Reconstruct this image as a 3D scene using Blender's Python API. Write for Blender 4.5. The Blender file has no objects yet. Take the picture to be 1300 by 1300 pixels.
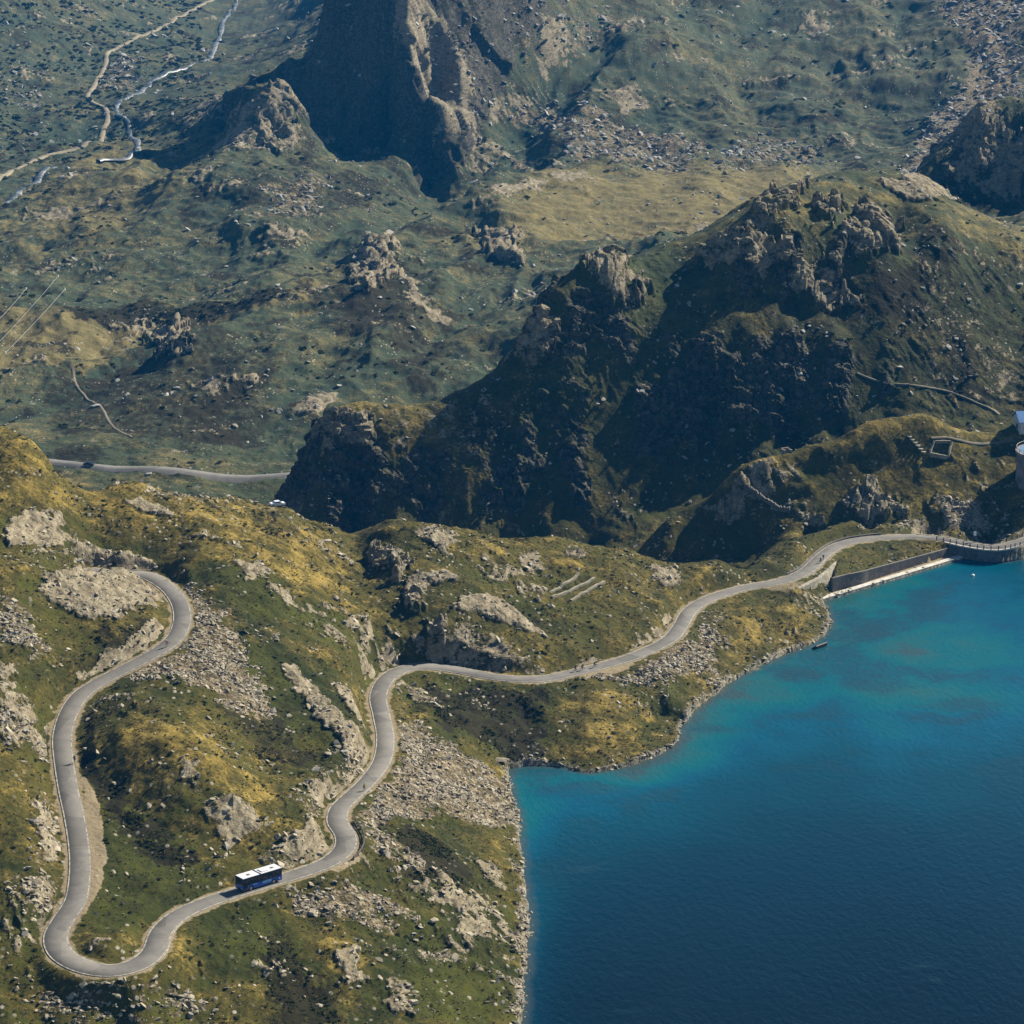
import bpy, bmesh, math, random
import numpy as np
from mathutils import Vector, Matrix

random.seed(7)
rng = np.random.default_rng(11)
QUALITY = 1.0
S = bpy.context.scene
C = S.collection

# ------------------------------------------------------------------ camera
CAM_H = 235.0
F_PX = 3400.0            # focal length in pixels of the 1300 px photograph
PITCH = math.radians(16.7)
SP, CP = math.sin(PITCH), math.cos(PITCH)
cam_data = bpy.data.cameras.new('camera')
cam_data.sensor_width = 36.0
cam_data.lens = 36.0 * F_PX / 1300.0
cam_data.clip_start = 1.0
cam_data.clip_end = 9000.0
cam = bpy.data.objects.new('camera', cam_data)
C.objects.link(cam)
cam.location = (0, 0, CAM_H)
cam.rotation_euler = (math.pi / 2 - PITCH, 0, 0)
S.camera = cam

# ------------------------------------------------------------------ light
SUN_EL = math.radians(35.0)
SX, SY = 0.76, 0.65
SUN_ROT = math.atan2(SX, SY)
world = bpy.data.worlds.new('World')
S.world = world
world.use_nodes = True
wn = world.node_tree
wn.nodes.clear()
sky = wn.nodes.new('ShaderNodeTexSky')
sky.sky_type = 'NISHITA'
sky.sun_disc = False
sky.sun_elevation = SUN_EL
sky.sun_rotation = SUN_ROT
sky.altitude = 2200
bg = wn.nodes.new('ShaderNodeBackground')
bg.inputs['Strength'].default_value = 0.05
wo = wn.nodes.new('ShaderNodeOutputWorld')
wn.links.new(sky.outputs[0], bg.inputs[0])
wn.links.new(bg.outputs[0], wo.inputs[0])
sun_data = bpy.data.lights.new('sun', 'SUN')
sun_data.energy = 5.0
sun_data.angle = math.radians(0.53)
sun_data.color = (1.0, 0.93, 0.80)
sun = bpy.data.objects.new('sun', sun_data)
C.objects.link(sun)
TO_SUN = Vector((SX * math.cos(SUN_EL), SY * math.cos(SUN_EL), math.sin(SUN_EL)))
sun.rotation_euler = TO_SUN.to_track_quat('Z', 'Y').to_euler()
sun.location = (300, 300, 600)
S.view_settings.view_transform = 'Standard'
S.view_settings.look = 'None'
S.view_settings.exposure = 0.9
S.view_settings.gamma = 1.0
S.render.engine = 'CYCLES'
S.cycles.max_bounces = 5
S.cycles.diffuse_bounces = 1
S.cycles.glossy_bounces = 2
S.cycles.volume_bounces = 0

# ------------------------------------------------------------------ helpers
def tag(o, label=None, cat=None, group=None, kind=None):
    if label: o['label'] = label
    if cat: o['category'] = cat
    if group: o['group'] = group
    if kind: o['kind'] = kind
    return o

def empty(name, loc, rz=0.0):
    o = bpy.data.objects.new(name, None)
    o.empty_display_size = 0.5
    o.location = loc
    o.rotation_euler = (0, 0, rz)
    C.objects.link(o)
    return o

def link(name, me, mat=None, parent=None):
    if mat is not None:
        me.materials.append(mat)
    o = bpy.data.objects.new(name, me)
    C.objects.link(o)
    if parent is not None:
        o.parent = parent
    return o

def mesh_np(name, verts, faces, smooth=False):
    """verts (n,3); faces (m,k) int array, all the same k"""
    me = bpy.data.meshes.new(name)
    verts = np.ascontiguousarray(verts, np.float32)
    faces = np.ascontiguousarray(faces, np.int32)
    n, (m, k) = len(verts), faces.shape
    me.vertices.add(n)
    me.vertices.foreach_set('co', verts.ravel())
    me.loops.add(m * k)
    me.loops.foreach_set('vertex_index', faces.ravel())
    me.polygons.add(m)
    me.polygons.foreach_set('loop_start', np.arange(0, m * k, k, dtype=np.int32))
    try:
        me.polygons.foreach_set('loop_total', np.full(m, k, np.int32))
    except Exception:
        pass
    me.polygons.foreach_set('use_smooth', np.full(m, smooth, bool))
    me.update(calc_edges=True)
    return me

class MB:
    """collects shapes into one mesh"""
    def __init__(self):
        self.v, self.f = [], []
    def add(self, vs, fs):
        b = len(self.v)
        self.v += [tuple(p) for p in vs]
        self.f += [tuple(i + b for i in q) for q in fs]
        return self
    def box(self, c, s, rz=0.0, taper=1.0):
        x, y, z = s[0] / 2, s[1] / 2, s[2] / 2
        cr, sr = math.cos(rz), math.sin(rz)
        vs = []
        for k, zz in ((1.0, -z), (taper, z)):
            for a, b in ((-x, -y), (x, -y), (x, y), (-x, y)):
                a, b = a * k, b * k
                vs.append((c[0] + a * cr - b * sr, c[1] + a * sr + b * cr, c[2] + zz))
        return self.add(vs, [(3, 2, 1, 0), (4, 5, 6, 7), (0, 1, 5, 4), (1, 2, 6, 5), (2, 3, 7, 6), (3, 0, 4, 7)])
    def tube(self, pts, r, n=6, cap=True, r2=None):
        pts = [Vector(p) for p in pts]
        vs, fs = [], []
        m = len(pts)
        for i, p in enumerate(pts):
            t = (pts[min(i + 1, m - 1)] - pts[max(i - 1, 0)]).normalized()
            a = Vector((0, 0, 1)) if abs(t.z) < 0.9 else Vector((1, 0, 0))
            u = t.cross(a).normalized(); w = t.cross(u)
            rr = r if r2 is None else r + (r2 - r) * i / max(1, m - 1)
            for k in range(n):
                an = 2 * math.pi * k / n
                vs.append(p + u * (rr * math.cos(an)) + w * (rr * math.sin(an)))
        for i in range(m - 1):
            for k in range(n):
                k2 = (k + 1) % n
                fs.append((i * n + k, i * n + k2, (i + 1) * n + k2, (i + 1) * n + k))
        if cap:
            fs.append(tuple(range(n - 1, -1, -1)))
            fs.append(tuple((m - 1) * n + k for k in range(n)))
        return self.add(vs, fs)
    def lathe(self, c, prof, n=24, axis='z', a0=0.0):
        vs, fs = [], []
        for r, h in prof:
            for k in range(n):
                an = a0 + 2 * math.pi * k / n
                if axis == 'z': vs.append((c[0] + r * math.cos(an), c[1] + r * math.sin(an), c[2] + h))
                else: vs.append((c[0] + r * math.cos(an), c[1] + h, c[2] + r * math.sin(an)))
        for i in range(len(prof) - 1):
            for k in range(n):
                k2 = (k + 1) % n
                fs.append((i * n + k, i * n + k2, (i + 1) * n + k2, (i + 1) * n + k))
        fs.append(tuple(range(n - 1, -1, -1)))
        fs.append(tuple((len(prof) - 1) * n + k for k in range(n)))
        return self.add(vs, fs)
    def build(self, name, mat=None, parent=None, bevel=0.0, smooth=False):
        me = bpy.data.meshes.new(name)
        me.from_pydata(self.v, [], self.f)
        bm = bmesh.new(); bm.from_mesh(me)
        bmesh.ops.recalc_face_normals(bm, faces=bm.faces)
        if bevel > 0:
            bmesh.ops.bevel(bm, geom=list(bm.edges), offset=bevel, segments=2, affect='EDGES', profile=0.6)
        for f in bm.faces: f.smooth = smooth
        bm.to_mesh(me); bm.free()
        return link(name, me, mat, parent)

# ------------------------------------------------------------------ noise
def _hash(ix, iy, iz=0):
    h = (ix.astype(np.int64) * 374761393 + iy.astype(np.int64) * 668265263 + iz * 1274126177) & 0xFFFFFFFF
    h = ((h ^ (h >> 13)) * 1274126177) & 0xFFFFFFFF
    return (h ^ (h >> 16))

def perlin2(x, y, seed=0):
    xi = np.floor(x); yi = np.floor(y)
    fx = (x - xi).astype(np.float32); fy = (y - yi).astype(np.float32)
    xi = xi.astype(np.int64); yi = yi.astype(np.int64)
    u = fx * fx * fx * (fx * (fx * 6 - 15) + 10); v = fy * fy * fy * (fy * (fy * 6 - 15) + 10)
    def g(ox, oy):
        a = (_hash(xi + ox, yi + oy, seed) & 1023).astype(np.float32) * np.float32(2 * math.pi / 1024)
        return np.cos(a) * (fx - ox) + np.sin(a) * (fy - oy)
    a = g(0, 0); b = g(1, 0); c = g(0, 1); d = g(1, 1)
    a = a + (b - a) * u
    c = c + (d - c) * u
    return (a + (c - a) * v) * 1.5

def fbm2(x, y, wl, octv=4, seed=0, gain=0.5, ridged=False):
    out = 0; amp = 1.0; tot = 0; f = 1.0 / wl
    for o in range(octv):
        n = perlin2(x * f + 17.3 * o, y * f - 9.1 * o, seed + o * 13)
        if ridged: n = 1 - 2 * np.abs(n)
        out = out + amp * n; tot += amp
        amp *= gain; f *= 2.03
    return out / tot

def worley3(x, y, z, wl, seed=0):
    """flat value per cell and border distance: blocky rock"""
    x = x / wl; y = y / wl; z = z / wl
    xi = np.floor(x).astype(np.int64); yi = np.floor(y).astype(np.int64); zi = np.floor(z).astype(np.int64)
    f1 = np.full(x.shape, 9.0, np.float32); f2 = f1.copy(); val = np.zeros(x.shape, np.float32)
    for i in (-1, 0, 1):
        for j in (-1, 0, 1):
            for k in (-1, 0, 1):
                h = _hash(xi + i, yi + j, zi + k + seed)
                dx = xi + i + (h & 255) / 256.0 - x
                dy = yi + j + ((h >> 8) & 255) / 256.0 - y
                dz = zi + k + ((h >> 16) & 255) / 256.0 - z
                d = (dx * dx + dy * dy + dz * dz).astype(np.float32)
                nv = ((h >> 20) & 1023).astype(np.float32) / 1023.0
                m = d < f1
                f2 = np.where(m, f1, np.minimum(f2, d))
                val = np.where(m, nv, val)
                f1 = np.where(m, d, f1)
    return val, np.sqrt(f2) - np.sqrt(f1)

def sstep(a, b, x):
    t = np.clip((x - a) / (b - a), 0, 1)
    return t * t * (3 - 2 * t)

# ------------------------------------------------------------------ ray maths
def ray(px, py):
    xc = (px - 650.0) / F_PX; yc = -(py - 650.0) / F_PX
    return np.array([xc, CP + yc * SP, -SP + yc * CP])

def at_depth(px, py, d):
    return ray(px, py) * d + np.array([0, 0, CAM_H])

def at_z(px, py, z):
    r = ray(px, py)
    return r * ((z - CAM_H) / r[2]) + np.array([0, 0, CAM_H])

# ------------------------------------------------------------------ survey points of the land
# ground points known by the height above the lake (z) ...
ROAD_PX = [(110,732),(150,729.6),(180,729.5),(197,735),(215,748),(228,766),(231,788),(223,808),(203,825),(170,843),(135,861),(105,880),(88,903),(79,932),
 (80,960),(86,1000),(94,1037),(100,1075),(101,1110),(96,1142),(80,1168),(70,1190),(78,1211),(104,1226),(140,1232),(174,1225),(195,1208),(204,1184),
 (225,1163),(258,1147),(300,1133),(345,1119),(382,1108),(418,1094),(437,1077),(438,1060),(428,1044),(431,1026),(447,1010),(468,990),
 (485,965),(489,936),(484,908),(480,884),(490,862),(513,849),(545,846),(583,851),(633,860),(688,862),(736,852),(772,843),(810,831),(849,812),
 (864,794),(876,775),(900,760),(945,746),(990,738),(1023,725),(1046,704),(1070,690),(1110,683),(1160,681),(1196,684),(1231,691),(1265,695),
 (1297,687),(1330,676),(1370,668),(1420,664),(1500,664)]
ROAD_Z_AT = [((110,732),34.0),((150,729.6),33),((228,766),33),((79,932),28),((94,1037),24),((70,1190),20.5),((140,1232),20),((204,1184),19),((345,1119),18),
 ((437,1077),17),((431,1026),16.2),((485,965),14.6),((484,908),13),((513,849),11),((583,851),9.8),((688,862),8.2),((736,852),7.7),((849,812),7.0),
 ((945,746),6.5),((1023,725),6.0),((1070,690),5.2),((1110,683),4.6),((1196,684),3.8),((1265,695),3.5),((1500,664),3.5)]

def catmull(P, n):
    P = np.asarray(P, float)
    Q = np.vstack([2 * P[0] - P[1], P, 2 * P[-1] - P[-2]])
    out = []
    for i in range(1, len(Q) - 2):
        t = np.linspace(0, 1, n, endpoint=False)[:, None]
        a, b, c, d = Q[i - 1], Q[i], Q[i + 1], Q[i + 2]
        out.append(0.5 * ((2 * b) + (-a + c) * t + (2 * a - 5 * b + 4 * c - d) * t ** 2 + (-a + 3 * b - 3 * c + d) * t ** 3))
    out.append(P[-1:])
    return np.vstack(out)

def road_world():
    pts = np.array(ROAD_PX, float)
    seg = np.r_[0, np.cumsum(np.hypot(*np.diff(pts, axis=0).T))]
    keys = []
    for (p, z) in ROAD_Z_AT:
        i = int(np.argmin(np.hypot(pts[:, 0] - p[0], pts[:, 1] - p[1])))
        keys.append((seg[i], z))
    ks = np.array(keys)
    z = np.interp(seg, ks[:, 0], ks[:, 1])
    W = np.array([at_z(p[0], p[1], zz) for p, zz in zip(pts, z)])
    W[0] = at_depth(112, 722.5, 653); W[1] = at_depth(150, 729, 651.5)
    D = catmull(W, 24)
    # even spacing of half a metre, then smoothed
    s = np.r_[0, np.cumsum(np.linalg.norm(np.diff(D, axis=0), axis=1))]
    t = np.arange(0, s[-1], 0.5)
    R = np.stack([np.interp(t, s, D[:, k]) for k in range(3)], 1)
    def smooth(a, w):
        k = np.hanning(w + 2)[1:-1]; k /= k.sum()
        p = np.r_[np.full(w // 2, a[0]), a, np.full(w // 2, a[-1])]
        return np.convolve(p, k, 'valid')
    R[:, 0] = smooth(R[:, 0], 11); R[:, 1] = smooth(R[:, 1], 11); R[:, 2] = smooth(R[:, 2], 61)
    return R
ROAD = road_world()

SHORE_PX = [(1044,763),(1053,780),(1055,794),(1045,808),(1028,818),(1003,828),(975,840),(950,852),(925,868),(905,883),(885,900),(868,918),(862,932),(858,944),
 (845,954),(825,963),(800,972),(775,977),(750,981),(735,979),(715,974),(690,972),(665,972),(645,975),(646,990),(650,1008),(656,1030),(660,1055),
 (662,1085),(665,1115),(670,1150),(672,1180),(668,1215),(666,1250),(664,1280),(661,1310),(655,1350),(640,1450)]
DAM_PX = [(1225,708),(1100,746)]

Z_PTS = """
0,556,58 28,557,58 52,571,54 62,590,49 76,608,46 92,617,43.5 114,626,42.5 145,617,42.5 166,612,42.5 194,619,40.5 225,629,38.5 260,633,37 311,640,35
336,646,33 363,650,32 377,660,30 398,671,27 426,681,25 450,690,22 470,678,24 494,665,27 525,662,27 556,669,25 588,674,23 626,683,20 660,686,18
705,682,18 736,690,16 771,695,14 799,700,13 840,712,11 875,715,10.5 902,711,10.3 924,714,10 940,728,7.8 985,690,7 1016,682,7.3 1044,673,7.5 1089,664,7.5
1127,671,6 0,650,48 50,680,42.5 0,750,43 0,820,39 100,690,38.5 150,706,35.5 190,716,34.2 100,722,39.5 150,721,36.3 180,724,34.5 60,742,41
120,765,38 170,765,35.5 190,800,33.5 150,805,35 60,800,38 110,835,33 60,880,33 40,900,32 0,900,35 30,1000,29 0,1000,31 55,1060,26.5 20,1100,26 40,1150,23
20,1200,21 50,1280,16 0,1300,16 100,1300,14.5 150,1290,14.5 250,1250,14.5 200,1240,17 300,1200,15.5 350,1170,15.3 300,1160,17 400,1250,11 400,1180,13.5 480,1120,13.3 550,1150,10
550,1230,7.5 480,1290,8 350,1300,10 620,1200,4.3 620,1290,3 640,1120,2.5 600,1050,6.2 600,1100,6 640,1040,1.6 560,960,10.5 560,1000,9.5 520,1000,12 500,1060,14.2 540,1080,11 540,900,10.3 600,940,6.2
600,900,8.3 640,940,3.5 640,890,7.5 700,900,6 750,900,5.7 760,940,2.8 700,945,2.6 800,930,2.6 820,880,5.2 850,900,2.6 850,860,5.6 900,840,4.2 900,800,6.2
950,790,5.2 950,820,2.2 1000,780,4.5 1030,775,2.5 1000,810,1.2 1020,750,5.2 250,700,37 200,680,37.5 350,700,32.5 350,760,30 300,730,34.5 250,740,33.2
270,790,32 260,840,30.5 330,800,28.5 350,860,24.5 330,910,23 250,880,29 170,880,31 200,850,30.8 380,830,25 400,760,26.5 430,720,23.5 450,740,22 420,800,22 450,840,19 440,880,19 400,900,21.5
455,910,19.5 460,945,18.8 450,970,18 420,960,19.5 400,1000,19 410,1020,18.8 380,960,20 330,980,21.5 200,942,31 150,938,30.5 250,972,29 105,958,27.6 140,990,25.2 172,1020,23.8 212,1052,22.6 255,1084,20.6 300,1020,25.2 494,702,24 468,722,20.3 300,1000,25.5 350,1040,21 390,1060,19.3 300,1060,21
120,1000,24.8 130,1080,22.8 200,1080,21 260,1100,19.3 160,1150,20.2 130,1190,20.3 170,1190,19.5 110,1160,20.6 330,1090,18.6 370,1085,18.6
500,730,23.5 475,730,22 520,780,19 500,810,16 560,730,22.5 560,800,17 560,830,12.2 600,780,18 640,750,18 640,800,15 640,840,11 700,730,16 700,790,13 700,840,9.4 760,740,14 760,790,11.3 760,830,8.5
830,740,11 820,800,8.8 860,750,9.8 860,775,8.3 900,735,9.3 30,720,44.5 20,780,41 320,670,34.5 150,660,40 450,780,20.5 500,760,20.5
700,1450,-3 400,1450,5 200,1450,8 0,1450,11
"""
# ... and points known by their distance (d)
D_PTS = """
456,513,880 422,525,877 405,550,873 391,591,869 364,655,863 494,517,880 529,520,881 563,511,882 605,491,886 646,463,890 679,425,894 698,377,900 726,346,905 764,337,908 788,332,913
826,322,932 851,308,945 895,294,938 954,270,932 971,253,938 1016,239,950 1047,225,965 1092,220,972 1137,227,972 1182,239,970 1206,256,968 1241,277,965 1300,301,960
450,690,860 550,680,858 650,690,856 750,700,853 800,690,850 550,600,867 450,600,867 650,600,867 650,520,878 750,600,867 750,500,882 750,420,896 700,480,884 700,560,873 850,600,874 850,500,885 850,420,895
868,392,903 830,355,916 862,345,922 890,380,906 900,420,894 900,500,886 900,580,878 950,390,905 950,340,910 945,305,914 1000,295,917 1000,340,912 1000,385,908 1000,420,894 950,420,893 1000,480,889 1000,545,883
1060,295,924 1060,340,917 1060,390,912 1060,425,896 1060,480,889 1060,540,884 1120,300,928 1120,400,906 1120,480,893 1120,520,888 1200,300,934 1200,400,914 1200,480,898 1200,520,889 1290,300,952 1290,400,925 1290,480,905 1290,520,893
1090,290,936 1140,300,944
815,700,801 850,655,804 902,629,806 936,594,808 988,577,810 1037,563,812 1075,549,814 1109,536,816 1154,525,818 1182,529,819 1217,546,820 1258,550,822 1290,539,824
1250,680,788 1290,600,808

10,470,1150 0,580,1010 200,590,1000 380,605,990 100,500,1100 300,500,1090 400,520,1065 230,418,1180 350,560,1040 450,480,1110 560,470,1115 600,450,1130 50,395,1220 200,402,1215 350,385,1235
200,388,1265 100,368,1310 300,345,1330 400,340,1330 470,308,1345 470,350,1285 600,300,1350 700,300,1330 570,290,1370 605,262,1395 640,238,1420 700,219,1450 800,222,1450 900,220,1450 1000,220,1450 750,270,1370 850,270,1370 950,260,1390
800,310,1330 650,340,1300 620,400,1200 540,400,1210 300,440,1160 120,440,1180 100,590,1003 350,607,992 560,330,1310 660,300,1325 740,330,1300
520,300,1390 500,250,1510 556,168,1602 600,189,1592 632,199,1582 667,210,1572 700,216,1565 600,228,1574 600,252,1558 575,278,1548 640,222,1564 545,248,1575 545,285,1535 520,260,1545

620,150,1620 640,60,1660 620,0,1660 640,-80,1720 
340,130,1555 322,140,1557 362,138,1557 300,170,1560 350,205,1535 372,150,1572 200,260,1450 100,300,1420 0,340,1380 0,280,1500 150,228,1540 300,250,1420 400,260,1430 450,232,1530 270,200,1560 350,300,1370 200,320,1370
200,190,1760 100,215,1700 0,230,1640 150,150,1880 280,60,2250 290,0,2600 50,130,1950 0,190,1780 120,100,2050 350,100,2000 380,30,2300 0,100,1980 0,0,2150 100,30,2200 150,0,2350 220,0,2500 0,-150,2500 300,-150,3300 200,-150,3000 400,-150,3000
750,213,1560 900,211,1570 1100,213,1570 1250,213,1560 1150,190,1600 650,170,1620 700,190,1585 750,60,1720 800,50,1710 700,110,1660 900,100,1720 900,0,1850 1000,60,1790 1000,0,1870 1100,100,1720 1100,0,1880 1200,100,1700 1200,0,1850
1300,100,1680 1300,0,1820 750,0,1800 750,-150,2100 900,-150,2150 1050,-150,2150 1200,-150,2150 1300,-150,2150 600,-150,1900 750,-300,2700 1000,-300,2700 1300,-300,2700
1196,221,1180 1224,197,1188 1241,173,1193 1258,166,1200 1300,157,1205 1250,255,1180 1290,285,1178 1222,238,1183 1270,215,1190 1205,245,1178
"""
# hidden ground behind the crests: px, d, z
H_PTS = """
80,698,37 80,710,31 120,697,36 120,710,30 160,707,36.5 160,720,30 200,709,35 200,722,28 240,711,33 240,724,26 60,704,40 60,716,33 0,705,53 0,740,20 0,800,-15 100,765,5 100,810,-20 200,765,5 200,810,-22 300,725,30 300,760,8 300,810,-25 400,735,20 400,765,0 400,815,-30 500,740,20 500,765,2 500,815,-32
600,745,13 600,770,-4 600,815,-32 700,760,8 700,780,-8 700,815,-28 800,750,4 800,768,-8 800,790,-20 870,750,3 870,770,-10 920,745,4 920,770,-10 970,790,-6 1030,792,-5 1100,789,-5 1180,789,-5 1250,786,-5 1350,786,-5
960,775,-4 820,835,-16 850,818,-14 900,822,-12 940,826,-9 980,830,-7 1037,835,-5 1080,838,-4 1130,842,-2 1180,845,-1 1230,850,1 1290,855,3 900,850,-12 980,855,-7 1060,858,-4 1150,862,0 1230,868,3
0,930,-40 200,930,-38 350,920,-38 450,940,-28 550,945,-24 650,950,-8 700,960,5 750,970,20 850,1010,25 950,1060,30 1050,1100,35 1150,1100,35 1250,1060,30
500,1040,-38 700,1080,-30 800,1150,-12 1000,1200,-8 1200,1300,-8 1300,1330,-8 900,1280,-14 600,1030,-36
450,1000,-38 700,1510,-18 850,1510,-20 1000,1510,-22 1200,1480,-18 570,1450,-46 600,1475,-42 540,1440,-40 640,1505,-36 690,1510,-28 300,1720,-40 400,1780,-38 500,1760,20 450,1900,-35 600,1800,60 300,1640,-34
350,2600,-30 450,2600,20 550,2400,90 700,2700,170 1000,3200,230 1300,3200,230 0,3200,150 300,3600,60
0,430,9 300,430,6 560,430,3 850,650,-12 1000,600,-14 1200,600,-16 1300,500,-20 900,500,-18 800,560,-9 1100,700,-10 1300,700,-12 1000,470,-18
"""

def parse(s):
    return [tuple(float(a) for a in t.split(',')) for t in s.split()]

RIDGE_D = [
 '422,525,877 456,513,880 494,517,880 529,520,881 563,511,882 605,491,886 646,463,890 679,425,894 698,377,900 726,346,905 764,337,908 788,332,913',
 '826,322,932 851,308,945 895,294,938 954,270,932 971,253,938 1016,239,950 1047,225,965 1092,220,972 1137,227,972 1182,239,970 1206,256,968 1241,277,965 1300,301,960',
 '800,706,800 815,700,801 850,655,804 902,629,806 936,594,808 988,577,810 1037,563,812 1075,549,814 1109,536,816 1154,525,818 1182,529,819 1217,546,820 1258,550,822 1290,539,824 1340,535,826',
 '868,684,797 920,657,799 960,632,801 1010,607,803 1060,594,805 1110,586,806 1160,581,807 1200,583,807 1250,585,809 1300,588,811',
 '868,713,792 950,703,790 1000,668,792 1050,660,792 1100,658,792 1150,657,792 1200,652,794 1250,650,796',
 '1196,221,1180 1224,197,1188 1241,173,1193 1258,166,1200 1300,157,1205 1340,150,1210']
FACE_Y = '275,170,1716 300,140,1722 330,112,1728 365,84,1732 400,56,1735 412,26,1738 420,0,1740 425,-60,1742 300,200,1698 340,212,1684 400,216,1658 450,216,1634 500,214,1610 540,206,1590 572,182,1570 562,155,1574 552,130,1579 537,105,1587 522,80,1596 508,55,1606 497,30,1616 487,0,1626 480,-60,1640 450,50,1700 400,130,1708 450,150,1672 450,100,1690 360,150,1714 380,188,1690 540,172,1586 470,20,1672 500,-100,1700 600,150,1600 590,120,1602'
CREST = []
def survey():
    P = []
    def put(p): P.append(p)
    for (px, py, z) in parse(Z_PTS):
        put(at_z(px, py, z))
        if px <= 60: put(at_z(px - 250, py, z + 2))
    for (px, py, d) in parse(D_PTS):
        put(at_depth(px, py, d))
        if px <= 50: put(at_depth(px - 250, py, d))
        if px >= 1280: put(at_depth(px + 250, py, d))
    for (px, d, z) in parse(H_PTS):
        y = (d - SP * (CAM_H - z)) / CP
        x = (px - 650) / F_PX * d
        put(np.array([x, y, z]))
        if px <= 50: put(np.array([x - 0.07 * d, y, z]))
        if px >= 1280: put(np.array([x + 0.07 * d, y, z]))
    for k in RIDGE_D:
        q_ = catmull(np.array(parse(k)), 5)
        for (px, py, d) in q_: put(at_depth(px, py, d))
    zp = parse(Z_PTS)
    ncr = next(k for k in range(1, len(zp)) if zp[k][0] < zp[k - 1][0])
    q_ = catmull(np.array(zp[:ncr]), 4)
    for (px, py, z) in q_: put(at_z(px, py, z)); CREST.append(at_z(px, py, z))
    for (px, py, yy) in parse(FACE_Y):
        yc = (650.0 - py) / F_PX
        put(at_depth(px, py, yy / (CP + yc * SP)))
    for p in ROAD[::10]: put(p)
    for (px, py) in SHORE_PX: put(at_z(px, py, 0.3))
    return np.array(P)
PTS = survey()

# ------------------------------------------------------------------ smooth land through the survey points
KU, KV = 3.25, 1.33
def uv(x, y):
    return (x / y) * KU, np.log(y) * KV
U0, U1, Y0, Y1 = -0.285, 0.285, 395.0, 3500.0
NCU, NCV = 380, 1000
cu = np.linspace(U0 - 0.02, U1 + 0.02, NCU)
cv = np.linspace(math.log(Y0 * 0.93), math.log(Y1 * 1.05), NCV)
a, b = uv(PTS[:, 0], PTS[:, 1])
D = np.sqrt((a[:, None] - a) ** 2 + (b[:, None] - b) ** 2 + 0.004 ** 2)
zm = PTS[:, 2].mean()
coef = np.linalg.solve(D - np.eye(len(a)) * 0.0015, PTS[:, 2] - zm)
gu = (cu * KU)[None, :]; gv = (cv * KV)[:, None]
COARSE = np.full((NCV, NCU), zm)
for k in range(len(a)):
    COARSE += coef[k] * np.sqrt((gu - a[k]) ** 2 + (gv - b[k]) ** 2 + 0.004 ** 2)
def blur(Z, n=1):
    for _ in range(n):
        Z = np.pad(Z, 1, 'edge')
        Z = (Z[:-2] + 2 * Z[1:-1] + Z[2:]) / 4
        Z = (Z[:, :-2] + 2 * Z[:, 1:-1] + Z[:, 2:]) / 4
    return Z
COARSE = blur(COARSE, 1)

def taps(pos, n):
    i = np.clip(np.floor(pos).astype(int), 1, n - 3); t = pos - i
    w = np.stack([-0.5 * t + t ** 2 - 0.5 * t ** 3, 1 - 2.5 * t ** 2 + 1.5 * t ** 3, 0.5 * t + 2 * t ** 2 - 1.5 * t ** 3, -0.5 * t ** 2 + 0.5 * t ** 3])
    return i, w
# rows: denser where the picture looks at steep ground
bands = [(395, 440, 1.0), (440, 700, 0.46), (700, 830, 0.62), (830, 990, 0.36), (990, 1420, 1.35), (1420, 1660, 0.95), (1660, 2300, 3.2), (2300, 3500, 12.0)]
ys = []
for y0_, y1_, st in bands:
    n = max(2, int((y1_ - y0_) / (st / QUALITY)))
    ys.append(np.linspace(y0_, y1_, n, endpoint=False))
ROWS = np.concatenate(ys + [np.array([3500.0])])
NU = int(1120 * QUALITY)
COLS = np.linspace(U0, U1, NU)
i, w = taps((np.log(ROWS) - cv[0]) / (cv[1] - cv[0]), NCV)
T = sum(w[k][:, None] * COARSE[i - 1 + k] for k in range(4))
i, w = taps((COLS - cu[0]) / (cu[1] - cu[0]), NCU)
Z = sum(w[k][None, :] * T[:, i - 1 + k] for k in range(4)).astype(np.float32)
X = (COLS[None, :] * ROWS[:, None]).astype(np.float32)
Y = np.broadcast_to(ROWS[:, None], X.shape).astype(np.float32)
print('terrain', X.shape)

def height(x, y):
    """height of the land, bilinear"""
    x = np.asarray(x, float); y = np.asarray(y, float)
    r = np.clip(np.interp(y, ROWS, np.arange(len(ROWS))), 0, len(ROWS) - 1.001)
    c = np.clip((x / y - U0) / (U1 - U0) * (NU - 1), 0, NU - 1.001)
    i = r.astype(int); j = c.astype(int); fr = r - i; fc = c - j
    return (Z[i, j] * (1 - fr) * (1 - fc) + Z[i + 1, j] * fr * (1 - fc) + Z[i, j + 1] * (1 - fr) * fc + Z[i + 1, j + 1] * fr * fc)

def hit(px, py, dmin=380.0, dmax=3300.0):
    """where the sight line of a survey pixel meets the land"""
    r = ray(px, py)
    t = np.concatenate([np.arange(dmin, 1100, 0.5), np.arange(1100, dmax, 2.0)])
    z = CAM_H + r[2] * t
    h = height(r[0] * t, r[1] * t)
    m = np.nonzero(z <= h)[0]
    k = t[m[0]] if len(m) else dmax
    return r * k + np.array([0, 0, CAM_H])

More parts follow.
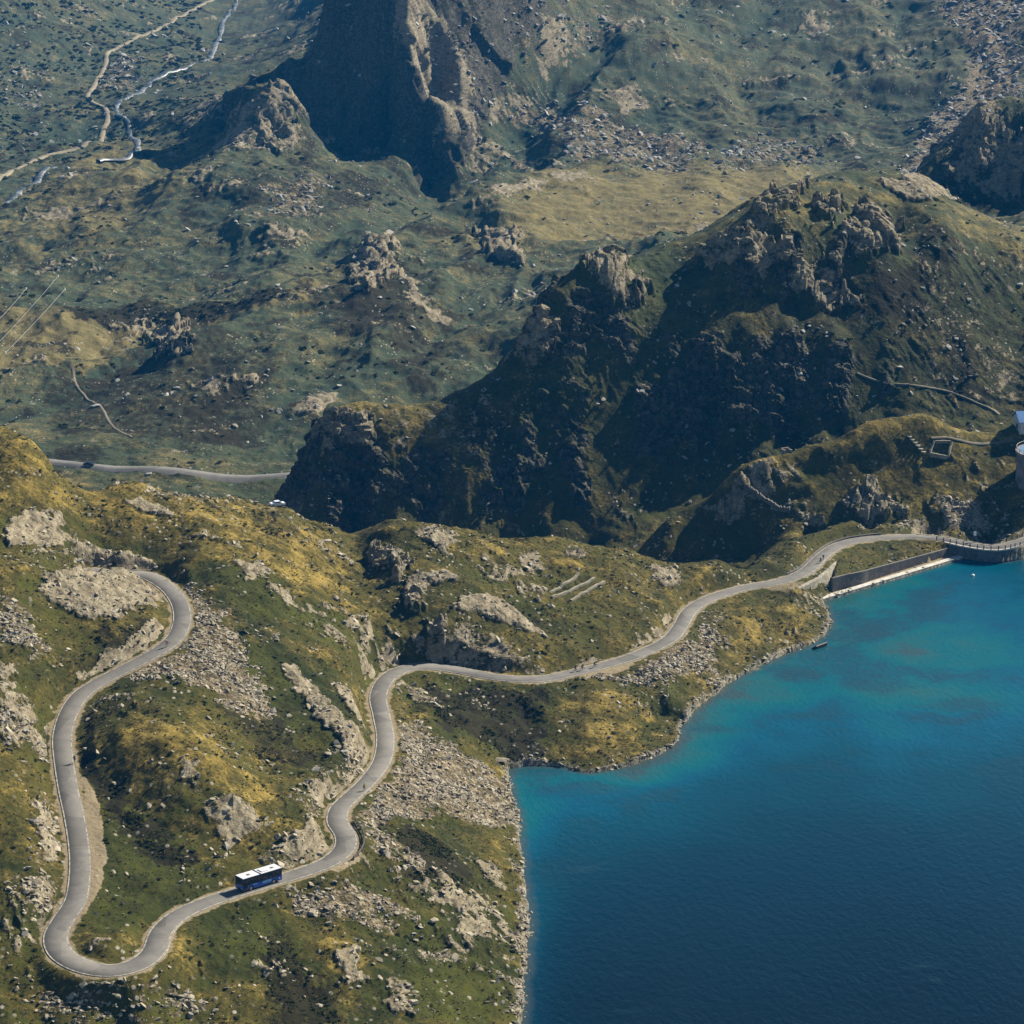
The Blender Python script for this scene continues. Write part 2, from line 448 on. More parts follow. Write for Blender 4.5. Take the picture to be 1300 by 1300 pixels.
def polygon_dist(poly, x, y):
    """signed distance (positive inside) of points to a closed polygon"""
    d = np.full(x.shape, 1e9, np.float32); ins = np.zeros(x.shape, bool)
    n = len(poly)
    for k in range(n):
        ax, ay = poly[k]; bx, by = poly[(k + 1) % n]
        ex, ey = bx - ax, by - ay
        t = np.clip(((x - ax) * ex + (y - ay) * ey) / (ex * ex + ey * ey + 1e-9), 0, 1)
        d = np.minimum(d, (x - ax - t * ex) ** 2 + (y - ay - t * ey) ** 2)
        c = ((ay > y) != (by > y)) & (x < (bx - ax) * (y - ay) / (by - ay + 1e-12) + ax)
        ins ^= c
    d = np.sqrt(d)
    return np.where(ins, d, -d)

def window(xmin, xmax, ymin, ymax):
    r0 = int(np.searchsorted(ROWS, ymin)); r1 = int(np.searchsorted(ROWS, ymax)) + 1
    r0 = max(0, r0 - 1); r1 = min(len(ROWS), r1 + 1)
    us = [xmin / ymin, xmin / ymax, xmax / ymin, xmax / ymax]
    c0 = int((min(us) - U0) / (U1 - U0) * (NU - 1)) - 1; c1 = int((max(us) - U0) / (U1 - U0) * (NU - 1)) + 2
    return slice(r0, r1), slice(max(0, c0), max(0, min(NU, c1)))

# ------------------------------------------------------------------ ground relief (noise)
SMOOTH_Z = Z.copy()
mid = sstep(775, 815, Y) * (1 - sstep(1000, 1080, Y))        # the two hills behind the dam
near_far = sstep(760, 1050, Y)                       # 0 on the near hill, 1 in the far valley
n1 = fbm2(X, Y, 34.0, 4, 1)
n2 = fbm2(X + 0.4 * Y, Y * 0.9, 11.0, 3, 5)
n3 = fbm2(X, Y, 70.0, 3, 9, ridged=True)
n4 = fbm2(X, Y, 4.2, 3, 15)
n5 = fbm2(X, Y, 19.0, 4, 19, ridged=True)
Z = Z + n4 * (0.42 - 0.10 * near_far) + n5 * (0.95 + 0.6 * near_far) * (1 - 0.5 * mid) + n1 * (1.3 + 2.2 * near_far) * (1 - 0.3 * mid) + n2 * (0.75 - 0.10 * near_far) + (n3 - 0.1) * 2.6 * near_far * (1 - 0.6 * mid)
n6 = fbm2(X, Y * 0.7, 120.0, 3, 23, ridged=True)
wd_ = 22.0 * fbm2(X, Y, 110.0, 2, 29)
n7 = fbm2((X * 0.94 - Y * 0.35 + wd_) , (X * 0.35 + Y * 0.94) * 0.30, 72.0, 4, 27, ridged=True, gain=0.42)
valley_w = sstep(1020, 1110, Y) * (1 - 0.6 * sstep(1700, 2000, Y))
Z = Z + valley_w * ((n6 - 0.1) * 5.0 + (n7 - 0.1) * 11.0) * (1 - 0.75 * sstep(1270, 1310, Y) * (1 - sstep(1440, 1480, Y)) * sstep(-0.01, 0.02, X / Y)) - 0.5 * valley_w * (n3 - 0.1) * 2.6
# the skyline of the near hill keeps its surveyed height
cp = np.array(CREST)
for p in cp: pass
cy0 = cp[:, 1].min() - 25; cy1 = cp[:, 1].max() + 25
rs, cs = window(-190, 110, cy0, cy1)
dN = Z[rs, cs] - SMOOTH_Z[rs, cs]
def bil(A, x, y):
    r = np.clip(np.interp(y, ROWS, np.arange(len(ROWS))), 0, len(ROWS) - 1.001).astype(int)
    c = np.clip((x / y - U0) / (U1 - U0) * (NU - 1), 0, NU - 1.001).astype(int)
    return A[r, c]
resid = bil(Z - SMOOTH_Z, cp[:, 0], cp[:, 1])
best = np.full(dN.shape, 1e9, np.float32); val = np.zeros(dN.shape, np.float32)
for p, rr in zip(cp, resid):
    d = (X[rs, cs] - p[0]) ** 2 + (Y[rs, cs] - p[1]) ** 2
    m_ = d < best; best = np.where(m_, d, best); val = np.where(m_, rr, val)
Z[rs, cs] -= 1.0 * val * np.exp(-best / 14.0 ** 2)
calm = np.zeros(Z.shape, np.float32); calm[rs, cs] = np.exp(-best / 11.0 ** 2)
# curvature: crests dry out, hollows stay green
conv = (Z - SMOOTH_Z)
plateau = sstep(1270, 1310, Y) * (1 - sstep(1440, 1480, Y)) * sstep(-0.01, 0.02, X / Y) * (1 - sstep(0.10, 0.13, X / Y))
Z = Z - conv * 0.28 * plateau

# ------------------------------------------------------------------ traced patches of ground
def P(s): return [tuple(float(a) for a in t.split(',')) for t in s.split()]
PATCHES = []      # kind, strength, soft edge (m), ragged (m), polygon
def patch(kind, pts, k=1.0, soft=0.8, rag=1.6):
    if kind == 'scree': soft, rag = 2.0, 2.8
    PATCHES.append((kind, k, soft, rag, P(pts)))
# pale rock on the near hill
patch('rock', '5,690 15,660 45,650 75,665 85,690 60,697 10,697', 1.0, .5, .8)
patch('rock', '30,655 50,647 75,648 80,662 50,660', .8)
patch('rock', '80,682 120,690 150,703 192,712 195,720 165,720 110,706')
patch('rock', '50,745 60,730 100,722 130,728 160,716 188,730 206,758 200,772 180,772 140,792 115,785 90,777 60,768', .95)
patch('rock', '158,640 180,632 212,645 222,657 200,656', 1.0, .5, .8)
patch('rock', '300,712 332,710 338,732 310,740', .8)
patch('rock', '345,745 370,748 382,774 365,770', .8)
patch('rock', '245,680 300,690 320,700 290,700', .6)
patch('rock', '0,850 20,840 18,868 0,876', .9)
patch('rock', '100,852 130,828 172,810 198,786 206,792 198,808 165,830 130,846', .9, .5, .8)
patch('rock', '362,848 375,846 405,878 440,918 472,932 475,965 458,978 440,960 410,915 375,876', .9)
patch('rock', '425,872 440,875 462,905 455,915 440,900', 1.0, .5, .8)
patch('rock', '470,925 474,960 440,998 405,1012 385,1000 430,985 455,955', .85)
patch('rock', '598,1085 628,1100 642,1134 612,1115', .9)
patch('rock', '226,965 250,968 252,1000 232,992', .7)
patch('rock', '262,1020 292,1012 342,1042 332,1060 292,1076 275,1058 265,1042', .85)
patch('rock', '365,1062 402,1036 418,1066 400,1090 342,1090', .9)
patch('rock', '318,1090 350,1078 402,1082 380,1098 340,1100', .6)
patch('rock', '45,1018 62,1024 74,1042 76,1082 60,1092 50,1060', .8)
patch('rock', '30,1112 66,1120 80,1150 60,1180 35,1170', .6)
patch('rock', '474,690 500,698 522,720 505,738 480,722 466,704', 1.0)
patch('rock', '512,738 560,728 584,735 545,746 530,760 508,756', 1.0)
patch('rock', '574,772 600,754 640,764 664,785 690,808 662,800 622,786', 1.0, .5, .9)
patch('rock', '556,802 600,788 640,818 690,852 600,848 566,832', .6, .8, 2.0)
patch('rock', '528,676 560,668 582,690 562,702', .9)
patch('rock', '654,710 682,700 692,720 670,728', .9)
patch('rock', '708,706 740,698 748,716', .8)
patch('rock', '818,720 850,718 864,742 840,748', .9)
patch('rock', '838,786 852,772 850,806 816,826 790,832 796,818', .85)
patch('rock', '895,745 930,744 935,752 900,755', .8)
patch('rock', '730,840 755,830 775,832 770,842 740,850', .8, .4, .6)
patch('rock', '515,870 540,875 560,900 550,905 525,890', .6)
patch('rock', '425,1212 455,1205 462,1248 440,1255', .75)
patch('rock', '490,1240 520,1245 525,1290 500,1290', .7)
patch('rock', '520,1205 580,1215 590,1225 540,1225', .5)
patch('rock', '0,790 10,770 40,790 66,830 40,838 10,815', .55)
# pale rock farther off
patch('rock', '1118,232 1150,228 1205,240 1200,258 1160,258 1140,246', .95)
patch('rock', '1100,300 1128,272 1146,300 1138,320 1115,315', .95)
patch('rock', '615,300 650,295 665,330 640,335 620,320', .9)
patch('rock', '505,350 530,360 560,400 570,415 545,405 520,380', .9)
patch('rock', '556,170 600,186 632,196 667,206 712,214 705,205 640,185 570,150', .6)
patch('rock', '600,265 640,235 740,220 760,228 700,235 640,250', .8)
patch('rock', '280,170 320,135 370,130 382,150 372,200 340,190 300,190', .6)
patch('rock', '500,10 560,20 600,90 600,170 575,180 555,140 520,70', .8)
patch('scree', '520,10 600,20 640,90 620,150 590,190 565,150 540,90', .8)
patch('rock', '370,525 390,505 425,500 430,510 395,530', .8)
patch('rock', '760,120 810,110 830,140 790,145', .7)
patch('rock', '1180,635 1230,625 1260,655 1240,680 1200,670', .6)
patch('rock', '1110,625 1130,620 1145,650 1120,650', .6)
# stone fields
patch('scree', '240,742 262,760 290,790 312,830 332,870 346,905 300,906 240,862 150,862 170,846 230,826 246,790', 1.0)
patch('scree', '505,922 530,918 562,945 612,970 646,990 652,1045 600,1050 562,1020 530,1040 490,1050 448,1048 480,1010 508,965', 1.1)
patch('scree', '462,1052 500,1060 532,1092 560,1120 520,1100 490,1085', .8)
patch('scree', '370,1132 440,1124 500,1140 532,1170 480,1182 430,1166 380,1166', .8)
patch('scree', '0,755 30,778 52,810 64,836 20,824 0,810', .9)
patch('scree', '0,896 30,912 64,940 62,965 40,950 0,925', .7)
patch('scree', '860,822 905,788 920,820 900,852 860,862 800,872 770,862 820,846', 1.0)
patch('scree', '900,850 915,855 912,875 895,870', .8)
patch('scree', '400,985 470,925 474,960 440,1000 405,1014', .5)
patch('scree', '60,1262 190,1258 245,1262 280,1290 170,1305 60,1300', .6)
patch('scree', '20,1100 70,1110 85,1180 40,1190', .6)
patch('scree', '40,1000 75,1000 85,1090 50,1100', .4)
patch('scree', '640,985 655,985 672,1100 672,1300 655,1300 660,1100', .8)
patch('scree', '370,1000 400,985 415,1010 390,1040', .5)
patch('scree', '1195,640 1240,636 1255,672 1220,680', .8)
patch('scree', '640,140 700,130 780,150 900,190 880,215 760,205 690,170', .75)
patch('scree', '1190,0 1300,0 1300,120 1260,170 1200,215 1150,210 1180,150 1240,90', 1.0)
patch('scree', '930,175 980,165 1040,190 1060,212 900,214', .6)
patch('scree', '150,60 170,70 180,110 140,115 125,90', .7)
patch('scree', '20,90 60,120 40,140 0,120', .5)
patch('scree', '620,0 800,0 760,60 660,80', .6)
patch('scree', '340,240 420,225 400,270 330,280', .6)
# dry and green grass
patch('dry', '130,935 200,922 260,940 310,975 365,1012 330,1022 240,985 150,972', .5, 3, 3)
patch('dry', '920,775 1000,765 1050,785 1040,805 950,845 925,830', .4, 3, 3)
patch('dry', '705,880 790,875 840,905 850,940 780,970 720,960 700,920', .25, 3, 3)
patch('dry', '0,560 60,580 120,615 330,645 450,690 430,760 340,740 230,700 120,650 0,640', .4, 5, 5)
patch('dry', '400,1185 500,1190 510,1225 430,1235 390,1215', .4, 3, 3)
patch('dry', '700,225 1000,220 960,260 860,280 700,270', .45, 6, 6)
patch('dry', '0,392 60,393 350,385 400,365 392,386 210,425 120,465 0,470', 1.0, 4, 4)
patch('dry', '560,300 640,240 760,222 800,300 700,330 600,320', .3, 6, 6)
patch('dry', '160,160 260,180 220,230 60,330 0,350 0,290', .45, 8, 8)
patch('green', '280,820 330,800 420,860 450,920 440,960 400,930 330,905', .6, 4, 4)
patch('green', '210,735 260,740 300,790 400,800 420,780 300,720', .5, 4, 4)
patch('green', '510,880 600,870 690,880 700,960 640,960 560,930', .6, 4, 4)
patch('green', '470,1200 660,1150 664,1300 480,1300', .5, 6, 6)
patch('green', '120,1000 200,1050 280,1120 200,1170 130,1180 120,1100', .5, 4, 4)
patch('green', '820,880 870,880 850,940 800,965', .5, 4, 4)
patch('green', '240,1160 330,1150 400,1240 260,1250', .5, 4, 4)
patch('dry', '895,296 1016,242 1100,222 1190,240 1300,304 1300,335 1150,305 1100,262 1000,285 900,312', .4, 3, 4)
patch('heath_shade', '1060,320 1300,345 1300,500 1100,520 1000,560 860,580 860,420 960,330', .30, 6, 8)  # shade of the hill flank put into the ground colour
patch('dry', '880,640 990,578 1100,540 1155,527 1290,545 1290,556 1150,545 1000,595 900,640', .35, 2, 2)
patch('green', '790,320 850,318 895,340 880,390 850,380 800,345', .7, 3, 3)
# dark heather and bilberry; some patches paint in the shade of slopes
patch('heath_shade', '120,800 200,790 195,820 120,840', .6, 2, 3)
patch('heath_shade', '100,960 125,965 170,1020 240,1090 220,1110 150,1050 105,990', .7, 2, 3)  # shaded left side of the hump, painted dark
patch('heath_shade', '520,870 640,868 690,885 700,965 640,965 560,920', .6, 3, 4)
patch('heath_shade', '500,1050 560,1065 600,1110 580,1140 520,1110', .7, 3, 4)
patch('heath_shade', '280,900 350,905 420,975 360,985 300,940', .5, 3, 4)
patch('heath_shade', '95,405 230,402 345,388 400,362 330,375 200,385 100,390', .8, 2, 2)  # line of shrubs plus the shade of the trench, painted dark
patch('heath_shade', '60,500 170,440 240,412 330,440 350,560 200,565 70,540', .28, 6, 6)
patch('heath_shade', '400,380 470,310 520,330 560,470 450,420', .35, 5, 5)  # shade on the knob painted into the turf
patch('heath_shade', '270,250 420,215 520,240 400,290', .25, 5, 5)
patch('heath_shade', '340,1180 420,1250 440,1300 360,1300 330,1240', .5, 3, 4)
# bare dirt beside the road
patch('dirt', '104,985 118,1000 130,1040 136,1090 128,1130 108,1165 100,1160 112,1110 110,1050', 1.0, .7, .5)
patch('dirt', '86,1232 140,1242 150,1250 120,1256 96,1250', 1.0, .7, .5)
patch('dirt', '186,722 215,728 236,748 242,770 232,765 215,742', 1.0, .6, .5)
patch('dirt', '735,855 800,840 810,845 780,858 745,862', .9, .6, .4)
patch('dirt', '940,738 1000,728 1010,735 950,746', .8, .8, .5)
patch('dirt', '960,748 1020,738 1030,750 1000,758', .6, 1.2, .8)
patch('dirt', '415,1105 455,1085 462,1075 458,1100 430,1112', .9, .6, .4)
patch('dirt', '340,640 385,645 380,655 345,655', .9, 1.0, .5)

for c_ in ('960,262 985,246 1020,240 1012,262 980,285 950,300', '885,322 930,300 980,300 1004,330 960,348 900,350', '1062,292 1100,266 1142,290 1142,322 1100,334', '1028,262 1060,249 1078,265 1050,277',
           '738,340 770,327 800,345 832,372 800,394 758,374', '402,552 440,519 474,528 455,560 412,580', '478,700 502,704 522,718 502,737 476,722', '445,330 470,305 502,312 508,350 470,378 445,362',
           '608,300 652,294 664,336 620,328', '318,140 342,128 374,130 378,192 340,192', '188,428 235,414 244,450 200,458', '1196,221 1241,172 1320,158 1320,205 1240,222', '898,652 940,610 962,630 930,682',
           '1058,642 1110,612 1152,650 1100,668', '640,462 690,400 712,420 680,470', '1000,330 1060,335 1090,390 1060,400 1010,380', '540,800 560,796 566,840 545,842', '505,760 530,752 540,775 515,780'):
    patch('crag', c_, 1.0, .5, 1.6)
MASK = {k: np.zeros(Z.shape, np.float32) for k in ('rock', 'scree', 'dry', 'green', 'heath_shade', 'dirt', 'crag')}
PATCH_WORLD = []
for kind, k, soft, rag, poly in PATCHES:
    w = [hit(*p)[:2] for p in poly]
    PATCH_WORLD.append((kind, w))
    w = np.array(w)
    far = np.mean(w[:, 1]) / 600.0
    mg = 4 * far + soft + rag
    rs, cs = window(w[:, 0].min() - mg, w[:, 0].max() + mg, w[:, 1].min() - mg, w[:, 1].max() + mg)
    x = X[rs, cs]; y = Y[rs, cs]
    if x.size == 0: continue
    d = polygon_dist([tuple(q) for q in w], x, y)
    d = d + far * rag * (2.2 * fbm2(x, y, 6.0 * far, 4, 77) + 0.8 * fbm2(x, y, 1.6 * far, 2, 78))
    m = k * sstep(-soft * far, soft * far, d)
    MASK[kind][rs, cs] = np.maximum(MASK[kind][rs, cs], m)

# natural outcrops: bedding runs down to the right
al = X * 0.35 - Y * 0.93; ac = X * 0.93 + Y * 0.35
wrp = 6.0 * fbm2(X, Y, 30.0, 3, 33)
strata = 0.6 * fbm2(ac + wrp, al * 0.42 + wrp, 5.0, 4, 31, ridged=True) + 0.4 * fbm2(X + wrp, Y, 7.0, 4, 35, ridged=True)
big = fbm2(X, Y, 46.0, 3, 41)
gz, gx = np.gradient(SMOOTH_Z)
dY = np.gradient(ROWS)[:, None]; dX = (COLS[1] - COLS[0]) * ROWS[:, None]
sx_ = gx / dX
sy_ = gz / dY - sx_ * COLS[None, :]
slope = np.sqrt(sx_ ** 2 + sy_ ** 2)
side = sstep(-0.15, 0.5, strata * 0.55 + big * 0.7 + slope * 0.35 - 0.42)
slope_c = np.minimum(slope, 0.8)
nat = np.where(near_far > 0.5, sstep(0.52, 0.8, strata * 0.6 + big * 0.8 + slope_c * .3), sstep(0.56, 0.82, strata * 0.6 + big * 0.75 + slope_c * .3))
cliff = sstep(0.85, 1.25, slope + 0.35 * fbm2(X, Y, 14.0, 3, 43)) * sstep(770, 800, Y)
MASK['rock'] = np.maximum(MASK['rock'] * 0.9, nat * 0.7 * (1 - 0.85 * cliff) * (1 - 0.45 * mid)) * (1 - 0.5 * calm)

# crags: broken blocks standing out of the turf
ci = np.nonzero(MASK['crag'].ravel() > 0.02)[0]
fx_, fy_ = X.ravel()[ci], Y.ravel()[ci]
fs_ = 0.55 + 0.10 * sstep(1000, 1300, fy_) + 0.30 * sstep(760, 900, fy_)
wa, ea = worley3(fx_ / fs_, fy_ / fs_, 0 * fx_, 6.5, 21)
wb, eb = worley3(fx_ / fs_ + 9, fy_ / fs_, 0 * fx_, 2.6, 22)
Zf = Z.ravel().copy()
Zf[ci] += MASK['crag'].ravel()[ci] * fs_ * (wa * 4.6 + np.minimum(ea, .2) * 4 + wb * 1.5 - 1.2)
Z = Zf.reshape(Z.shape)
MASK['rock'] = np.maximum(MASK['rock'], 0.62 * MASK['crag'])

# ------------------------------------------------------------------ lake basin and road bed
LAKE = [at_z(p[0], p[1], 0.0)[:2] for p in DAM_PX + SHORE_PX]
DAM_FOOT = [at_z(*p, 0.0)[:2] for p in [(1225,708),(1245,712),(1270,713),(1300,709)]]
d0, d1 = np.array(DAM_FOOT[-2]), np.array(DAM_FOOT[-1])
LAKE = LAKE + [np.array([20.0, 425.0]), np.array([60.0, 400.0]), np.array([330.0, 400.0]), np.array([330.0, 800.0]), np.array([195.0, 792.0])] + DAM_FOOT[::-1]
LAKE = [tuple(map(float, p)) for p in LAKE]
lx = [p[0] for p in LAKE]; ly = [p[1] for p in LAKE]
rs, cs = window(-40, 340, 396, 830)
LD = np.full(Z.shape, -99.0, np.float32)
wob = 0.9 * fbm2(X[rs, cs], Y[rs, cs], 7.0, 3, 91)
LD[rs, cs] = polygon_dist(LAKE, X[rs, cs], Y[rs, cs])
dam_zone = sstep(700, 735, Y) * sstep(95, 100, X - (Y - 738) * 0.0)     # straight masonry edge stays straight
ld = LD + 0 * Z
ld[rs, cs] += wob * (1 - dam_zone[rs, cs])
Z = np.where(ld > 0, np.minimum(Z, -0.10 - 0.28 * ld), np.maximum(Z, np.where(ld > -8, np.minimum(0.12 - ld * 0.16, 1.5), -999)))
MASK['rock'] *= (ld < 0.3)
shore_n = fbm2(X, Y, 12.0, 3, 95)
shore = sstep(-1.5 - 2.2 * np.clip(shore_n, -.6, 1), -0.2, ld) * (ld < 3) * (0.55 + 0.45 * sstep(-.3, .4, shore_n))

rd = np.full(Z.shape, 99.0, np.float32); rz = np.zeros(Z.shape, np.float32)
for p in ROAD[::2]:
    rs, cs = window(p[0] - 9, p[0] + 9, p[1] - 9, p[1] + 9)
    d = np.hypot(X[rs, cs] - p[0], Y[rs, cs] - p[1])
    m = d < rd[rs, cs]
    rd[rs, cs] = np.where(m, d, rd[rs, cs]); rz[rs, cs] = np.where(m, p[2], rz[rs, cs])
ROAD_HALF = 2.35
blend = sstep(ROAD_HALF + 0.7, 7.0, rd)
dry_land = ld < -0.2
relief_r = MASK['rock']
# rock relief
Z = Z + relief_r * (0.45 + 0.8 * np.clip(strata, -0.5, 1) + 0.3 * near_far) * sstep(3.2, 6.0, rd) * (ld < -1.5)
Z = Z + MASK['scree'] * 0.25 * fbm2(X, Y, 1.6, 2, 61) * sstep(3.2, 6.0, rd)
Z = np.where(dry_land, (rz - 0.10) * (1 - blend) + Z * blend, Z)
for k in ('rock', 'scree', 'heath_shade'):
    MASK[k] *= sstep(2.6, 3.6, rd)
verge = (1 - sstep(2.5, 3.9, rd + 0.9 * fbm2(X, Y, 3.0, 2, 71)))
MASK['dirt'] = np.maximum(MASK['dirt'], verge * 0.75)

# embankment between the dam road and the quay
WALL_TOP = [at_depth(1057, 748, 741.5), at_z(1074, 745.5, 0.8), at_z(1092, 741, 0.8), at_z(1102.5, 737, 0.8), at_z(1150, 721.5, 0.8), at_z(1196, 707, 0.8), at_z(1204, 703.5, 0.8)]
WALL_Z = [4.3, 4.1, 3.9, 3.6, 3.0, 2.5, 2.4]
wl = np.array([w[:2] for w in WALL_TOP])
re_ = [at_z(p[0], p[1], 4.5)[:2] for p in [(1204,688),(1160,684),(1110,686),(1078,692),(1066,705)]]
EMB = [tuple(p) for p in wl] + [tuple(p) for p in re_]
qs = [at_z(p[0], p[1], 0.0)[:2] for p in [(1044,763),(1225,708)]]
QUAY = [tuple(qs[0]), tuple(qs[1]), tuple(at_z(1214, 702, 0.5)[:2])] + [tuple(p) for p in wl[::-1]] + [tuple(at_z(1050, 757, .5)[:2])]
rs, cs = window(85, 135, 690, 745)
x, y = X[rs, cs], Y[rs, cs]
qd = polygon_dist(QUAY, x, y)
Z[rs, cs] = np.where(qd > -0.4, 0.55, Z[rs, cs])
MASK['dirt'][rs, cs] = np.where(qd > -0.2, 1.0, MASK['dirt'][rs, cs])
ed = polygon_dist(EMB, x, y)
dw = np.full(x.shape, 1e3); zw = np.zeros(x.shape)
for k in range(len(wl) - 1):
    for t in np.linspace(0, 1, 24):
        p = wl[k] * (1 - t) + wl[k + 1] * t
        d = np.hypot(x - p[0], y - p[1]); m_ = d < dw
        dw = np.where(m_, d, dw); zw = np.where(m_, WALL_Z[k] * (1 - t) + WALL_Z[k + 1] * t, zw)
dr_ = np.maximum(rd[rs, cs] - 2.6, 0.02)
ez = (zw * dr_ + (rz[rs, cs] - 0.1) * dw) / (dw + dr_) + 0.25 * fbm2(x, y, 3.0, 2, 5) * np.minimum(1, np.minimum(dw, dr_))
Z[rs, cs] = np.where((ed > 0) & (dw > 0.35), ez, Z[rs, cs])
for k_ in ('rock', 'scree'):
    MASK[k_][rs, cs] *= (ed < 0) & (qd < 0)
# ------------------------------------------------------------------ pushed-out rock faces
V = np.stack([X, Y, Z], -1)
du = np.gradient(V, axis=1); dv = np.gradient(V, axis=0)
N = np.cross(du, dv); N /= np.linalg.norm(N, axis=-1, keepdims=True) + 1e-9
craggy_m = MASK['crag']
push = np.maximum(cliff * (1 - 0.35 * sstep(1200, 1400, Y)), 0.55 * MASK['rock']) * sstep(3.5, 7.0, rd) * (ld < -2.0)
idx = np.nonzero(push.ravel() > 0.02)[0]
vx, vy, vz = X.ravel()[idx], Y.ravel()[idx], Z.ravel()[idx]
far_f = sstep(1100, 1300, vy)
cl = cliff.ravel()[idx]
w1, e1 = worley3(vx + 0.3 * vz, vy, vz * 0.6, 7.5, 3)
w2, e2 = worley3(vx, vy * 1.2, vz * 0.8, 2.3, 8)
ribs = fbm2(vx * 1.0 + 0.25 * vz, vy + 0.35 * vz, 9.0, 4, 66, ridged=True)
fine_r = fbm2(vx + 0.5 * vz, vy + 0.3 * vx, 2.6, 3, 67, ridged=True)
beds = fbm2(vz * 0.9 + vx * 0.30 + 0.1 * vy, vx * 0.14 + vy * 0.18, 3.6, 3, 69)
amt = cl * ((w1 - 0.5) * 1.6 + ribs * 2.0 + beds * 2.0 + fine_r * 0.8) + (0.3 + 0.5 * cl) * ((w2 - 0.5) * 1.1 + fine_r * 0.7)
w3, e3 = worley3(vx, vy, vz * 0.8, 22.0, 12)
ribs_far = fbm2(vx + 0.15 * vz, vy * 0.7, 34.0, 3, 70, ridged=True)
beds_far = fbm2(vz * 0.9 + vx * 0.4, vx * 0.15 + vy * 0.15, 13.0, 2, 73)
amt = amt * (1 - far_f) + far_f * (cl * (ribs_far * 4.5 + beds_far * 2.0 + (w3 - 0.5) * 7.0) + 0.2 * (1 - cl) * fine_r)
Vf = V.reshape(-1, 3); Nf = N.reshape(-1, 3)
Vf[idx] += Nf[idx] * (amt * push.ravel()[idx])[:, None]

# ------------------------------------------------------------------ node helpers
def new_mat(name):
    m = bpy.data.materials.new(name)
    m.use_nodes = True
    nt = m.node_tree
    nt.nodes.clear()
    out = nt.nodes.new('ShaderNodeOutputMaterial')
    bs = nt.nodes.new('ShaderNodeBsdfPrincipled')
    nt.links.new(bs.outputs[0], out.inputs['Surface'])
    return m, nt, bs, out

class NT:
    def __init__(self, nt): self.nt = nt
    def n(self, t): return self.nt.nodes.new(t)
    def l(self, a, b): self.nt.links.new(a, b)
    def val(self, sock, v):
        if isinstance(v, (int, float)): sock.default_value = v
        elif isinstance(v, tuple): sock.default_value = v if len(v) == 4 or len(sock.default_value) == 3 else (*v, 1)
        else: self.l(v, sock)
    def pos(self):
        return self.n('ShaderNodeNewGeometry').outputs['Position']
    def obj(self):
        return self.n('ShaderNodeTexCoord').outputs['Object']
    def mapped(self, vec, scale=(1, 1, 1), rot=(0, 0, 0)):
        m = self.n('ShaderNodeMapping'); self.l(vec, m.inputs['Vector'])
        m.inputs['Scale'].default_value = scale; m.inputs['Rotation'].default_value = rot
        return m.outputs[0]
    def noise(self, vec, scale, detail=4, rough=0.55, out='Fac'):
        t = self.n('ShaderNodeTexNoise'); self.l(vec, t.inputs['Vector'])
        t.inputs['Scale'].default_value = scale; t.inputs['Detail'].default_value = detail; t.inputs['Roughness'].default_value = rough
        return t.outputs[out]
    def voro(self, vec, scale, feature='F1', out='Distance', rnd=1.0):
        t = self.n('ShaderNodeTexVoronoi'); t.feature = feature; self.l(vec, t.inputs['Vector'])
        t.inputs['Scale'].default_value = scale; t.inputs['Randomness'].default_value = rnd
        return t.outputs[out]
    def math(self, op, a, b=0.0, c=None, clamp=False):
        m = self.n('ShaderNodeMath'); m.operation = op; m.use_clamp = clamp
        self.val(m.inputs[0], a); self.val(m.inputs[1], b)
        if c is not None: self.val(m.inputs[2], c)
        return m.outputs[0]
    def step(self, x, a, b, lo=0.0, hi=1.0):
        m = self.n('ShaderNodeMapRange'); m.interpolation_type = 'SMOOTHSTEP'
        self.val(m.inputs['Value'], x); m.inputs['From Min'].default_value = a; m.inputs['From Max'].default_value = b
        m.inputs['To Min'].default_value = lo; m.inputs['To Max'].default_value = hi
        return m.outputs[0]
    def mix(self, f, a, b):
        m = self.n('ShaderNodeMix'); m.data_type = 'RGBA'
        self.val(m.inputs[0], f); self.val(m.inputs[6], a); self.val(m.inputs[7], b)
        return m.outputs[2]
    def ramp(self, f, stops):
        r = self.n('ShaderNodeValToRGB'); self.l(f, r.inputs[0])
        e = r.color_ramp.elements
        while len(e) < len(stops): e.new(0.5)
        for k, (p, c) in enumerate(stops):
            e[k].position = p; e[k].color = (*c, 1)
        return r.outputs[0]
    def attr(self, name):
        a = self.n('ShaderNodeAttribute'); a.attribute_name = name
        s = self.n('ShaderNodeSeparateColor'); self.l(a.outputs['Color'], s.inputs[0])
        return s.outputs[0], s.outputs[1], s.outputs[2], a.outputs['Alpha']
    def bump(self, h, strength=0.5, dist=0.2, normal=None):
        b = self.n('ShaderNodeBump'); b.inputs['Strength'].default_value = strength; b.inputs['Distance'].default_value = dist
        self.l(h, b.inputs['Height'])
        if normal is not None: self.l(normal, b.inputs['Normal'])
        return b.outputs[0]

def simple(name, col, rough=0.6, metal=0.0, var=0.12, scale=4.0, spec=None, bump=0.0):
    m, nt, bs, out = new_mat(name); q = NT(nt)
    v = q.noise(q.obj(), scale, 4)
    c = q.mix(q.step(v, 0.3, 0.7), tuple(x * (1 - var) for x in col), tuple(min(1, x * (1 + var)) for x in col))
    q.l(c, bs.inputs['Base Color'])
    bs.inputs['Roughness'].default_value = rough; bs.inputs['Metallic'].default_value = metal
    if spec is not None: bs.inputs['Specular IOR Level'].default_value = spec
    if bump: q.l(q.bump(v, bump, 0.1), bs.inputs['Normal'])
    return m

